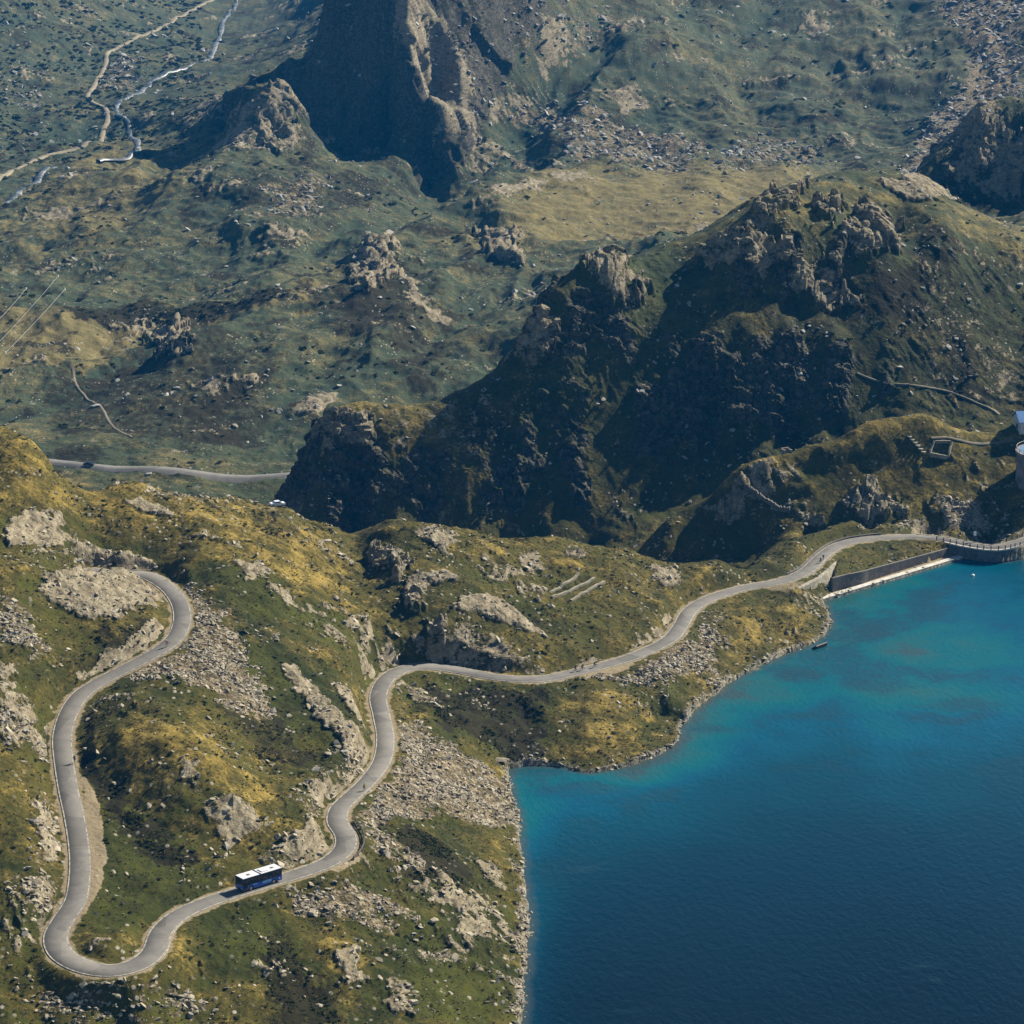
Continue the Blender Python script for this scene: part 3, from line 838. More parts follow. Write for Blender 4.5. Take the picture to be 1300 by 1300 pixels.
# ------------------------------------------------------------------ land material
def land_material():
    m, nt, bs, out = new_mat('mountain_ground'); q = NT(nt)
    p = q.pos()
    rock, scree, dry, dirt = q.attr('ground_a')
    heath_shade, wet, clf, far = q.attr('ground_b')
    n_fine = q.noise(p, 1.1, 6, 0.65)
    n_mid = q.noise(p, 0.16, 5, 0.6)
    n_big = q.noise(p, 0.035, 4, 0.55)
    n_vf = q.noise(p, 2.6, 4, 0.7)
    n_tf = q.noise(q.mapped(p, (1, .45, 1), (0, 0, .35)), 0.45, 5, 0.7)
    tuft = q.voro(p, 0.9)
    # grass
    dryf = q.math('ADD', dry, q.math('ADD', q.math('MULTIPLY', q.math('SUBTRACT', n_mid, 0.5), 1.3), q.math('MULTIPLY', q.math('SUBTRACT', n_fine, 0.5), 1.5)))
    green = q.mix(q.step(n_big, 0.35, 0.65), (0.022, 0.027, 0.003), (0.050, 0.054, 0.006))
    gold = q.mix(q.step(n_mid, 0.35, 0.68), (0.125, 0.092, 0.018), (0.24, 0.175, 0.042))
    olive = (0.060, 0.051, 0.009)
    g = q.mix(q.step(dryf, 0.15, 0.5), green, olive)
    g = q.mix(q.step(dryf, 0.48, 0.95), g, gold)
    # far side of the valley: dull turf, haze blue put into its colour
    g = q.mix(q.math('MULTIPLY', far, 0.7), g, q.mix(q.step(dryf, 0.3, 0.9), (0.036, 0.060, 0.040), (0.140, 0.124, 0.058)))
    gr = q.math('ADD', q.math('MULTIPLY', n_vf, 0.9), q.math('MULTIPLY', n_tf, 0.9))
    gm = q.n('ShaderNodeMix'); gm.data_type = 'RGBA'; gm.blend_type = 'MULTIPLY'; gm.inputs[0].default_value = 1.0
    q.l(g, gm.inputs[6]); q.l(q.ramp(gr, [(0.55, (0.42, 0.42, 0.42)), (0.85, (0.95, 0.95, 0.95)), (1.0, (1.25, 1.22, 1.15))]), gm.inputs[7])
    g = gm.outputs[2]
    hm = q.step(q.math('ADD', heath_shade, q.math('ADD', q.math('MULTIPLY', q.math('SUBTRACT', n_vf, 0.5), 1.2), q.math('MULTIPLY', q.math('SUBTRACT', n_tf, 0.5), 1.5))), 0.36, 0.56)
    g = q.mix(hm, g, q.mix(n_mid, (0.008, 0.011, 0.002), (0.030, 0.022, 0.006)))  # dark colour for heather and for painted slope shade
    g = q.mix(q.step(q.math('ADD', dirt, q.math('MULTIPLY', q.math('SUBTRACT', n_fine, 0.5), 0.9)), 0.4, 0.75), g, q.mix(n_mid, (0.20, 0.155, 0.085), (0.30, 0.24, 0.15)))
    # stones in the turf
    vs = q.voro(q.mapped(p, (1, .7, 1)), 0.55)
    rare = q.math('MULTIPLY', q.step(q.noise(p, 0.09, 3), 0.5, 0.68), q.step(vs, 0.30, 0.14))
    # rock
    bed = q.mapped(p, (1.0, 0.28, 1.6), (0, 0, math.radians(20)))
    rn = q.noise(bed, 0.5, 7, 0.68)
    crack = q.voro(q.mapped(p, (1, .6, 1.2)), 0.42, 'DISTANCE_TO_EDGE')
    crk2 = q.voro(q.mapped(p, (1, .7, 1.2), (0, 0, .5)), 1.3, 'DISTANCE_TO_EDGE')
    rc = q.ramp(rn, [(0.25, (0.075, 0.058, 0.034)), (0.42, (0.19, 0.155, 0.096)), (0.6, (0.33, 0.28, 0.185)), (0.8, (0.46, 0.40, 0.285))])
    rc = q.mix(q.step(q.noise(p, 0.7, 4), 0.56, 0.72, 0, 0.7), rc, (0.15, 0.14, 0.075))
    rc = q.mix(q.math('MULTIPLY', q.step(crack, 0.05, 0.01), 0.35), rc, (0.05, 0.044, 0.034))
    rc = q.mix(q.math('MULTIPLY', q.step(crk2, 0.05, 0.01), 0.5), rc, (0.06, 0.052, 0.04))
    cc = q.mix(q.step(rn, 0.35, 0.72), (0.030, 0.028, 0.022), (0.135, 0.120, 0.090))  # cliff colour darkened to deepen the shade on steep faces
    pw = q.n('ShaderNodeVectorMath'); pw.operation = 'ADD'; q.l(p, pw.inputs[0]); q.l(q.noise(p, 0.8, 3, 0.6, 'Color'), pw.inputs[1])
    ck3 = q.voro(q.mapped(pw.outputs[0], (.5, .5, .16)), 0.5, 'DISTANCE_TO_EDGE')
    cc = q.mix(q.step(ck3, 0.07, 0.01, 0, 0.8), cc, (0.010, 0.009, 0.007))
    cc = q.mix(q.step(q.noise(p, 0.3, 5, 0.7), 0.58, 0.7, 0, 0.75), cc, (0.24, 0.21, 0.155))
    cc = q.mix(q.step(q.noise(q.mapped(p, (1, 1, 2.5)), 0.13, 4, 0.65), 0.52, 0.64, 0, 0.8), cc, (0.035, 0.040, 0.008))
    sc_id = q.voro(pw.outputs[0], 1.5, 'F1', 'Color'); sc_d = q.voro(pw.outputs[0], 1.5)
    sep = q.n('ShaderNodeSeparateColor'); q.l(sc_id, sep.inputs[0])
    stone = q.mix(sep.outputs[0], (0.115, 0.085, 0.048), (0.38, 0.31, 0.20))
    stone = q.mix(q.step(sc_d, 0.45, 0.8, 0, 0.8), stone, (0.07, 0.06, 0.035))
    stone = q.mix(q.step(q.noise(p, 0.5, 4, 0.6), 0.42, 0.58, 0, 0.8), stone, (0.080, 0.062, 0.026))
    n_rk = q.noise(bed, 0.22, 6, 0.7)
    rm = q.step(q.math('ADD', rock, q.math('ADD', q.math('MULTIPLY', q.math('SUBTRACT', n_fine, 0.5), 0.9), q.math('MULTIPLY', q.math('SUBTRACT', n_rk, 0.5), 1.9))), 0.40, 0.56)
    sm = q.step(q.math('ADD', scree, q.math('ADD', q.math('MULTIPLY', q.math('SUBTRACT', n_fine, 0.5), 1.4), q.math('MULTIPLY', q.math('SUBTRACT', n_mid, 0.5), 2.0))), 0.52, 0.72)
    c = q.mix(rare, g, (0.33, 0.30, 0.24))
    c = q.mix(sm, c, stone)
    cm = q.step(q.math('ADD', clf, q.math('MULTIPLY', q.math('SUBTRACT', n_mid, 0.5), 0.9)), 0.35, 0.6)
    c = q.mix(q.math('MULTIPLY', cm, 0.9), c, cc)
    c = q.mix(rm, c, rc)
    c = q.mix(q.math('MULTIPLY', wet, 0.75), c, q.mix(q.step(n_fine, 0.4, 0.62), (0.12, 0.105, 0.08), (0.40, 0.365, 0.30)))
    q.l(c, bs.inputs['Base Color'])
    bs.inputs['Roughness'].default_value = 0.95
    bs.inputs['Specular IOR Level'].default_value = 0.12
    h = q.math('ADD', q.math('ADD', q.math('MULTIPLY', n_fine, 0.7), q.math('MULTIPLY', n_vf, 0.25)), q.math('MULTIPLY', tuft, -0.35))
    h = q.math('ADD', h, q.math('MULTIPLY', q.math('MULTIPLY', rm, rn), 1.2))
    h = q.math('SUBTRACT', h, q.math('MULTIPLY', sm, sc_d))
    h = q.math('ADD', h, q.math('MULTIPLY', rare, 0.5))
    q.l(q.bump(h, 0.7, 0.42), bs.inputs['Normal'])
    return m

# ------------------------------------------------------------------ the land
nr, nc = X.shape
ii = np.arange(nr - 1)[:, None] * nc + np.arange(nc - 1)[None, :]
quads = np.stack([ii, ii + 1, ii + nc + 1, ii + nc], -1).reshape(-1, 4)
me = mesh_np('terrain', Vf, quads, smooth=True)
craggy = ((push + 0.35 * MASK['scree'] + 0.5 * MASK['crag'])[:-1, :-1] < 0.22).ravel()
craggy |= (Y[:-1, :-1] > 1200).ravel()
me.polygons.foreach_set('use_smooth', craggy)
convn = (Z - blur(SMOOTH_Z, 1))
dry = 0.36 + 0.30 * fbm2(X, Y, 55.0, 3, 51) + 0.14 * np.clip(conv, -2.5, 2.5) + 0.9 * MASK['dry'] * (0.7 + 0.6 * fbm2(X, Y, 7.0, 3, 57)) - MASK['green'] - 0.27 * near_far * (1 - .7 * mid) + 0.40 * plateau
# hollows and far valley painted darker here, standing in for their shade
heath_shade = 0.46 * sstep(0.0, 0.6, fbm2(X, Y, 26.0, 4, 55)) + 0.24 * near_far * (1 - .8 * plateau) + MASK['heath_shade'] + 0.16 * sstep(0.3, 1.8, -conv) * (1 - near_far)
def attr4(name, *ch):
    a = me.attributes.new(name, 'FLOAT_COLOR', 'POINT')
    buf = np.stack([np.broadcast_to(c, X.shape) for c in ch], -1).astype(np.float32)
    a.data.foreach_set('color', buf.ravel())
attr4('ground_a', MASK['rock'], MASK['scree'], np.clip(dry, 0, 1), MASK['dirt'])
attr4('ground_b', np.clip(heath_shade, 0, 1), shore, cliff, near_far)
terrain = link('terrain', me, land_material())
tag(terrain, 'grassy rocky mountain land around the lake and valley', kind='structure')

# ------------------------------------------------------------------ lake
WATER_PTS = """
1053,790,.06 1000,832,.06 950,855,.06 885,902,.06 860,938,.06 800,975,.08 700,976,.10 648,985,.12 655,1050,.2 664,1120,.34 668,1200,.48 664,1300,.6
1080,800,.15 1120,830,.16 1060,850,.17 1000,870,.17 950,890,.18 910,915,.2 890,960,.25 850,985,.26 800,1000,.3 720,1000,.26 690,1030,.36 690,1100,.56 700,1200,.78 700,1290,.92
1100,760,.14 1150,745,.2 1200,730,.33 1250,725,.4 1300,720,.46 1280,760,.36 1200,780,.25 1260,800,.30 1200,830,.2 1150,860,.16 1230,890,.2 1290,880,.27 1100,900,.26 1180,910,.26
1000,920,.34 950,960,.42 900,1000,.5 1050,950,.46 1150,950,.42 1250,940,.42 1300,950,.46 800,1060,.55 750,1080,.55 1000,1010,.58 1100,1020,.6 1250,1020,.6 900,1080,.68 1050,1100,.76
1200,1100,.74 1300,1100,.74 800,1160,.8 950,1180,.88 1100,1200,.92 1250,1200,.9 800,1280,.97 1000,1290,1 1300,1290,1 1450,740,.5 1500,900,.5 1500,1100,.75 1500,1300,1
"""
wp = parse(WATER_PTS)
wxy = np.array([at_z(p[0], p[1], 0)[:2] for p in wp]); wv = np.array([p[2] for p in wp])
def build_lake():
    us = np.linspace(-0.06, 0.40, 420); yy = np.exp(np.linspace(math.log(400), math.log(800), 420))
    xx = us[None, :] * yy[:, None]; yy2 = np.broadcast_to(yy[:, None], xx.shape)
    d = polygon_dist(LAKE, xx, yy2)
    a_, b_ = uv(wxy[:, 0], wxy[:, 1]); A = np.sqrt((a_[:, None] - a_) ** 2 + (b_[:, None] - b_) ** 2 + 1e-4)
    mu = wv.mean(); cf = np.linalg.solve(A - np.eye(len(a_)) * 0.01, wv - mu)
    g1, g2 = uv(xx, yy2)
    dep = np.full(xx.shape, mu)
    for k in range(len(a_)): dep += cf[k] * np.sqrt((g1 - a_[k]) ** 2 + (g2 - b_[k]) ** 2 + 1e-4)
    nr, nc = xx.shape
    ii = np.arange(nr - 1)[:, None] * nc + np.arange(nc - 1)[None, :]
    quads = np.stack([ii, ii + 1, ii + nc + 1, ii + nc], -1).reshape(-1, 4)
    ok = (d.ravel()[quads] > -2.2).any(1)
    quads = quads[ok]
    used, inv = np.unique(quads, return_inverse=True)
    V = np.stack([xx, yy2, np.zeros_like(xx)], -1).reshape(-1, 3)[used]
    me = mesh_np('lake', V, inv.reshape(-1, 4), True)
    at = me.attributes.new('depth', 'FLOAT_COLOR', 'POINT')
    dd = np.clip(dep.ravel()[used], 0, 1.1); sh = np.clip(d.ravel()[used] / 12.0, 0, 1)
    wx = V[:, 0]; wy = V[:, 1]; wd_ = np.zeros(len(V))
    for (px, py, rx, ry) in ((1120, 872, 11, 9), (1085, 806, 12, 7), (1228, 893, 13, 8), (1010, 858, 8, 5), (760, 1000, 9, 4), (905, 925, 8, 5)):
        c0 = at_z(px, py, 0)
        wd_ = np.maximum(wd_, np.exp(-(((wx - c0[0]) / rx) ** 2 + ((wy - c0[1]) / ry) ** 2)))
    at.data.foreach_set('color', np.stack([dd, sh, wd_, dd * 0 + 1], -1).astype(np.float32).ravel())
    m, nt, bs, out = new_mat('lake_water'); q = NT(nt)
    dp, shd, wdm, _ = q.attr('depth')
    p = q.pos()
    n1 = q.noise(p, 0.03, 5, 0.6); n2 = q.noise(q.mapped(p, (1, 2.2, 1), (0, 0, .4)), 0.07, 4, 0.6)
    shallow = q.step(dp, 0.75, 0.15)
    v = q.math('ADD', dp, q.math('MULTIPLY', q.math('MULTIPLY', q.math('SUBTRACT', n1, 0.5), 0.8), q.math('ADD', 0.2, shallow)))
    c = q.ramp(v, [(0.03, (0.030, 0.066, 0.070)), (0.10, (0.012, 0.092, 0.100)), (0.20, (0.001, 0.094, 0.114)), (0.34, (0.0, 0.068, 0.116)), (0.50, (0.0, 0.045, 0.074)), (0.70, (0.0, 0.023, 0.044)), (1.0, (0.0, 0.009, 0.017))])
    weed = q.math('MULTIPLY', q.step(n1, 0.52, 0.62), q.math('MULTIPLY', shallow, 0.6))
    c = q.mix(weed, c, (0.012, 0.050, 0.066))
    c = q.mix(q.step(q.math('ADD', wdm, q.math('ADD', q.math('MULTIPLY', q.math('SUBTRACT', n1, 0.5), 2.2), q.math('MULTIPLY', q.math('SUBTRACT', n2, 0.5), 1.8))), 0.35, 0.95, 0, 0.6), c, (0.014, 0.048, 0.066))
    n3_ = q.noise(p, 0.55, 4, 0.7)
    c = q.mix(q.math('MULTIPLY', q.step(n3_, 0.54, 0.64), q.step(dp, 0.24, 0.06, 0, 0.6)), c, (0.055, 0.075, 0.068))
    c = q.mix(q.step(q.math('ADD', shd, q.math('MULTIPLY', q.math('SUBTRACT', n2, 0.5), 0.25)), 0.22, 0.02, 0, 0.7), c, (0.050, 0.065, 0.062))
    q.l(c, bs.inputs['Base Color'])
    bs.inputs['Roughness'].default_value = 0.12
    bs.inputs['IOR'].default_value = 1.33
    bs.inputs['Specular IOR Level'].default_value = 0.3
    w1 = q.math('ADD', q.noise(q.mapped(p, (1.0, 0.5, 1), (0, 0, 0.5)), 0.8, 4, 0.65), q.math('MULTIPLY', q.noise(q.mapped(p, (1, .35, 1), (0, 0, .8)), 0.12, 3, 0.6), 0.5))
    q.l(q.bump(w1, 0.5, 0.45), bs.inputs['Normal'])
    q.l(q.step(q.noise(q.mapped(p, (1, .3, 1), (0, 0, .7)), 0.02, 4, 0.6), .4, .65, .08, .22), bs.inputs['Roughness'])
    o = link('lake', me, m)
    tag(o, 'deep blue mountain lake turning teal by the shore', kind='structure')
build_lake()

# ------------------------------------------------------------------ roads
def asphalt(name, c0, c1):
    m, nt, bs, out = new_mat(name); q = NT(nt); p = q.pos()
    n = q.noise(p, 0.35, 6, 0.7); f = q.noise(p, 4.0, 4, 0.7)
    c = q.mix(q.step(n, 0.3, 0.7), c0, c1)
    c = q.mix(q.step(f, 0.55, 0.75, 0, 0.35), c, tuple(x * 0.55 for x in c0))
    pt = q.voro(q.mapped(p, (1, 1, 1)), 0.12, 'F1', 'Color'); s = q.n('ShaderNodeSeparateColor'); q.l(pt, s.inputs[0])
    c = q.mix(q.step(s.outputs[1], 0.72, 0.78, 0, 0.45), c, tuple(x * 0.62 for x in c0))
    c = q.mix(q.step(s.outputs[0], 0.82, 0.88, 0, 0.35), c, tuple(min(1, x * 1.35) for x in c1))
    ck = q.voro(p, 0.35, 'DISTANCE_TO_EDGE')
    c = q.mix(q.step(ck, 0.025, 0.006, 0, 0.22), c, tuple(x * 0.4 for x in c0))
    c = q.mix(q.step(q.noise(p, 0.06, 4, 0.6), 0.45, 0.7, 0, 0.4), c, tuple(x * 1.2 for x in c1))
    q.l(c, bs.inputs['Base Color']); bs.inputs['Roughness'].default_value = 0.9
    q.l(q.bump(f, 0.3, 0.02), bs.inputs['Normal'])
    return m
def strip(name, line, offs, zoff, mat):
    """ribbon following a line; offs = lateral offsets"""
    line = np.asarray(line)
    t = np.gradient(line[:, :2], axis=0); t /= np.linalg.norm(t, axis=1, keepdims=True) + 1e-9
    nrm = np.stack([-t[:, 1], t[:, 0]], 1)
    rows = []
    for k, o in enumerate(offs):
        o = np.broadcast_to(o, len(line))
        z = line[:, 2] + (zoff[k] if isinstance(zoff, (list, tuple)) else zoff)
        rows.append(np.column_stack([line[:, :2] + nrm * o[:, None], z]))
    V = np.stack(rows, 1).reshape(-1, 3)
    n, k = len(line), len(offs)
    ii = np.arange(n - 1)[:, None] * k + np.arange(k - 1)[None, :]
    F = np.stack([ii, ii + k, ii + k + 1, ii + 1], -1).reshape(-1, 4)
    return link(name, mesh_np(name, V, F, True), mat)
def curvature_widen(line):
    t = np.unwrap(np.arctan2(*np.gradient(line[:, :2], axis=0).T[::-1]))
    k = np.abs(np.gradient(t)) / 0.5
    ker = np.hanning(61); ker /= ker.sum()
    k = np.convolve(np.pad(k, 30, 'edge'), ker, 'valid')
    return np.clip(k * 9.0, 0, 1.0)
RW = curvature_widen(ROAD)
HALF = 2.05 + 0.45 * RW
ASPH = asphalt('road_asphalt', (0.115, 0.105, 0.090), (0.165, 0.152, 0.130))
o = strip('road', ROAD, [-HALF - 0.15, -HALF, 0 * HALF, HALF, HALF + 0.15], [-0.25, 0.02, 0.06, 0.02, -0.25], ASPH)
tag(o, 'narrow grey mountain road winding above the lake', kind='structure')
def paint_mat():
    m, nt, bs, out = new_mat('road_paint'); q = NT(nt); p = q.pos()
    n = q.noise(p, 0.9, 5, 0.7)
    q.l(q.mix(q.step(n, 0.42, 0.62), (0.40, 0.37, 0.29), (0.15, 0.138, 0.115)), bs.inputs['Base Color']); bs.inputs['Roughness'].default_value = 0.8
    return m
PAINT = paint_mat()
for s in (-1, 1):
    o = strip('road_marking', ROAD, [s * (HALF - 0.04), s * (HALF - 0.28)] if s < 0 else [HALF - 0.28, HALF - 0.04], [0.035, 0.035], PAINT)
    tag(o, 'worn pale edge line along the winding road', kind='structure')

def draped(pxs, off, step=2.0, smooth_w=9, wz=True):
    W = np.array([hit(*p) for p in pxs])
    Dn = catmull(W, 16)
    s = np.r_[0, np.cumsum(np.linalg.norm(np.diff(Dn[:, :2], axis=0), axis=1))]
    t = np.arange(0, s[-1], step)
    R = np.stack([np.interp(t, s, Dn[:, k]) for k in range(3)], 1)
    if wz: R[:, 2] = height(R[:, 0], R[:, 1])
    w = smooth_w
    for k in range(3):
        p = np.pad(R[:, k], w, 'edge'); ker = np.hanning(2 * w + 3)[1:-1]; ker /= ker.sum()
        R[:, k] = np.convolve(p, ker, 'valid')
    R[:, 2] = np.maximum(R[:, 2], height(R[:, 0], R[:, 1])) + off
    return R
vr = catmull(np.array([at_depth(*p) for p in [(-60,570,1012),(20,574,1010),(80,582,1006),(120,591,1000),(160,599,996),(210,605,993),(260,607,992),(320,607.5,991),(384,606,991),(440,602,995)]]), 30)
vr[:, 2] = height(vr[:, 0], vr[:, 1])
ker = np.hanning(63); ker /= ker.sum(); vr[:, 2] = np.convolve(np.pad(vr[:, 2], 31, 'edge'), ker, 'valid')
VALLEY_ROAD = vr
o = strip('road', VALLEY_ROAD, [-5.5, -2.1, 0, 2.1, 5.5], [-2.6, 0.6, 0.65, 0.6, -2.6], asphalt('valley_road_asphalt', (0.13, 0.122, 0.108), (0.19, 0.178, 0.155)))
tag(o, 'pale valley road crossing behind the near ridge', kind='structure')
DIRT = asphalt('track_gravel', (0.17, 0.14, 0.08), (0.25, 0.21, 0.13))
FAR_TRACK = draped([(-20,236),(0,226),(40,206),(70,194),(110,183),(130,168),(138,150),(130,135),(110,124),(120,108),(134,82),(136,66),(160,56),(200,38),(235,18),(270,0),(290,-12)], 0.55, 3.0, 9)
o = strip('road', FAR_TRACK, [-2.1, -1.45, 0, 1.45, 2.1], [-1.0, 0, 0.05, 0, -1.0], DIRT)
tag(o, 'sandy track winding up the far valley floor', kind='structure')
PATHM = asphalt('path_gravel', (0.11, 0.095, 0.06), (0.17, 0.145, 0.095))
for pts, wd, lab in (([(92,468),(97,490),(110,507),(130,520),(138,535),(155,550),(170,557)], 0.55, 'thin footpath zigzagging down the valley side'),
                     ([(1085,472),(1120,485),(1160,490),(1200,497),(1240,512),(1262,520),(1272,531)], 0.6, 'faint footpath over the hill behind the dam'),
                     ([(1178,556),(1200,556),(1230,562),(1270,563),(1292,556)], 0.7, 'worn footpath above the small stone ruin')):
    L = draped(pts, 0.12, 1.5, 3)
    o = strip('path', L, [-wd - .25, -wd, 0, wd, wd + .25], [-0.5, 0, 0.03, 0, -0.5], PATHM)
    tag(o, lab, kind='structure')
def stream_mat():
    m, nt, bs, out = new_mat('stream_water'); q = NT(nt); p = q.pos()
    n = q.noise(p, 0.12, 5, 0.75); st = q.voro(p, 0.28)
    c = q.mix(q.step(n, 0.47, 0.66), (0.035, 0.05, 0.052), (0.27, 0.27, 0.26))
    c = q.mix(q.step(st, 0.30, 0.2), c, (0.30, 0.285, 0.25))
    q.l(c, bs.inputs['Base Color']); bs.inputs['Roughness'].default_value = 0.5
    return m
L = draped([(302,-6),(298,10),(285,25),(280,45),(272,62),(262,76),(235,88),(205,98),(190,108),(165,122),(148,134),(150,148),(163,155),(165,172),(175,186),(165,198),(140,203),(118,206)], 0.55, 3.0, 5)
wv_ = 1.7 + 1.1 * perlin2(np.arange(len(L)) * 0.21, np.arange(len(L)) * 0.0 + 3.3)
o = strip('stream', L, [-wv_ - .5, -wv_, 0 * wv_, wv_, wv_ + .5], [-1.0, 0, 0.05, 0, -1.0], stream_mat())
tag(o, 'white rocky stream in the far valley', kind='structure')
L = draped([(70,212),(52,224),(44,234),(28,240),(18,250),(8,262)], 0.5, 3.0, 5)
o = strip('stream', L, [-2.2, -1.8, 0, 1.8, 2.2], [-1.0, 0, 0.05, 0, -1.0], bpy.data.materials['stream_water'])
tag(o, 'lower reach of the rocky stream beside the track', kind='structure')

# ------------------------------------------------------------------ materials for objects
M = {}
def rock_material(name, c0, c1):
    m, nt, bs, out = new_mat(name); q = NT(nt); p = q.pos()
    a = q.n('ShaderNodeAttribute'); a.attribute_name = 'tint'
    n = q.noise(p, 1.4, 5, 0.7)
    oi = q.n('ShaderNodeObjectInfo')
    t = q.math('ADD', q.math('MULTIPLY', n, 0.9), q.math('MULTIPLY', q.math('ADD', a.outputs['Fac'], oi.outputs['Random']), 0.55))
    c = q.mix(q.step(t, 0.35, 1.35), c0, c1)
    c = q.mix(q.step(q.noise(p, 3.0, 4), 0.58, 0.7, 0, 0.55), c, (0.16, 0.15, 0.09))
    q.l(c, bs.inputs['Base Color']); bs.inputs['Roughness'].default_value = 0.9
    bs.inputs['Specular IOR Level'].default_value = 0.2
    q.l(q.bump(n, 0.5, 0.15), bs.inputs['Normal'])
    return m
M['rock'] = rock_material('pale_boulder_rock', (0.11, 0.090, 0.058), (0.42, 0.365, 0.265))
M['rock_grey'] = rock_material('grey_boulder_rock', (0.13, 0.12, 0.105), (0.42, 0.40, 0.35))
def plant_material(name, a_, b_, c_):
    m, nt, bs, out = new_mat(name); q = NT(nt); p = q.pos()
    a = q.n('ShaderNodeAttribute'); a.attribute_name = 'tint'
    c = q.ramp(a.outputs['Fac'], [(0.0, a_), (0.5, b_), (1.0, c_)])
    c = q.mix(q.step(q.noise(p, 2.0, 3), 0.35, 0.7, 0, 0.5), c, tuple(v * 0.45 for v in a_))
    q.l(c, bs.inputs['Base Color']); bs.inputs['Roughness'].default_value = 0.9; bs.inputs['Specular IOR Level'].default_value = 0.1
    return m

# ------------------------------------------------------------------ scattered stones, tufts and shrubs
def hull_rock(seed, n=15, flat=0.7):
    r = random.Random(seed)
    bm = bmesh.new()
    for _ in range(n):
        v = Vector((r.gauss(0, 1), r.gauss(0, 1), r.gauss(0, 1))).normalized() * r.uniform(0.75, 1.1)
        bm.verts.new((v.x, v.y * r.uniform(.8, 1.0), v.z * flat))
    g = bmesh.ops.convex_hull(bm, input=bm.verts)
    bmesh.ops.delete(bm, geom=[e for e in g['geom_interior'] if isinstance(e, bmesh.types.BMVert)], context='VERTS')
    bmesh.ops.triangulate(bm, faces=bm.faces)
    bm.verts.ensure_lookup_table(); bm.verts.index_update()
    v = np.array([q.co[:] for q in bm.verts]); f = np.array([[q.index for q in p.verts] for p in bm.faces])
    bm.free()
    return v, f
def tuft(seed, n=9):
    r = random.Random(seed)
    vs, fs = [], []
    for k in range(n):
        an = 2 * math.pi * k / n + r.uniform(-.3, .3); rr = r.uniform(0.35, 0.8); h = r.uniform(0.5, 1.1)
        x, y = math.cos(an), math.sin(an)
        b = len(vs)
        vs += [(x * .15 - y * .22, y * .15 + x * .22, -0.25), (x * .15 + y * .22, y * .15 - x * .22, -0.25), (x * rr, y * rr, h)]
        fs.append((b, b + 1, b + 2))
    return np.array(vs), np.array(fs)
def bushlet(seed):
    """low bush: many leaf-cluster faces through its volume"""
    r = random.Random(seed)
    vs, fs = [], []
    for k in range(46):
        while True:
            c = Vector((r.uniform(-1, 1), r.uniform(-1, 1), r.uniform(0, 1)))
            if c.length < 1: break
        c.z *= 0.75
        s = r.uniform(0.22, 0.42)
        q = Matrix.Rotation(r.uniform(0, 6.3), 3, Vector((r.gauss(0, 1), r.gauss(0, 1), r.gauss(0, 1))).normalized())
        b = len(vs)
        for p in ((-1, -.6, 0), (1, -.6, 0), (0, 1, 0)):
            vs.append(tuple(c + q @ Vector(p) * s))
        fs.append((b, b + 1, b + 2))
    return np.array(vs), np.array(fs)
ROCKS = [hull_rock(k, 13 + k % 4, 0.55 + 0.06 * (k % 5)) for k in range(10)]
TUFTS = [tuft(k) for k in range(6)]
BUSHES = [bushlet(k) for k in range(6)]

AREA = (dX * dY).astype(np.float32)
flatV = Vf
def pick(weight, n):
    w = (weight * AREA).ravel()
    cs_ = np.cumsum(w.astype(np.float64))
    i = np.searchsorted(cs_, rng.random(n) * cs_[-1])
    return np.clip(i, 0, len(w) - 1)
def scatter(name, kinds, weight, n, size, mat, sink=0.25, squash=(0.6, 1.0), lean=0.35, kind='stuff'):
    idx = pick(weight, n)
    jit = rng.uniform(-0.5, 0.5, (n, 2))
    pos = flatV[idx].copy().astype(np.float64)
    pos[:, 0] += jit[:, 0] * dX.ravel()[idx // X.shape[1]]
    yy = Y.ravel()[idx]
    sz = size(n, yy)
    Vs, Fs, Ts = [], [], []
    base = 0
    which = rng.integers(0, len(kinds), n)
    for k, (v, f) in enumerate(kinds):
        m = np.nonzero(which == k)[0]
        if not len(m): continue
        a = rng.uniform(0, 2 * math.pi, len(m)); ca, sa = np.cos(a), np.sin(a)
        t1 = rng.normal(0, lean, len(m)); t2 = rng.normal(0, lean, len(m))
        sx = sz[m] * rng.uniform(0.7, 1.3, len(m)); sy = sz[m] * rng.uniform(0.7, 1.3, len(m)); szz = sz[m] * rng.uniform(*squash, len(m))
        x = v[None, :, 0] * sx[:, None]; y = v[None, :, 1] * sy[:, None]; z = v[None, :, 2] * szz[:, None]
        z2 = z + t1[:, None] * x + t2[:, None] * y
        xx = x * ca[:, None] - y * sa[:, None] + pos[m, 0][:, None]
        y2 = x * sa[:, None] + y * ca[:, None] + pos[m, 1][:, None]
        z2 = z2 + (pos[m, 2] + (0.5 - sink) * szz * 0.5)[:, None]
        Vs.append(np.stack([xx, y2, z2], -1).reshape(-1, 3))
        Fs.append((f[None] + (np.arange(len(m)) * len(v))[:, None, None] + base).reshape(-1, 3))
        Ts.append(np.repeat(rng.random(len(m)), len(v)))
        base += len(m) * len(v)
    V = np.concatenate(Vs); F = np.concatenate(Fs); T_ = np.concatenate(Ts)
    me = mesh_np(name, V, F, False)
    at = me.attributes.new('tint', 'FLOAT', 'POINT'); at.data.foreach_set('value', T_.astype(np.float32))
    o = link(name, me, mat)
    tag(o, kind=kind)
    return o
def logn(lo, hi, p=2.2):
    def f(n, y): return lo + (hi - lo) * rng.random(n) ** p
    return f
off_road = sstep(3.0, 4.2, rd)
near = (Y < 765).astype(np.float32) * (ld < -0.3)
inview = (np.abs(X / Y) < 0.235).astype(np.float32)
clump = sstep(0.05, 0.45, fbm2(X, Y, 13.0, 4, 101))
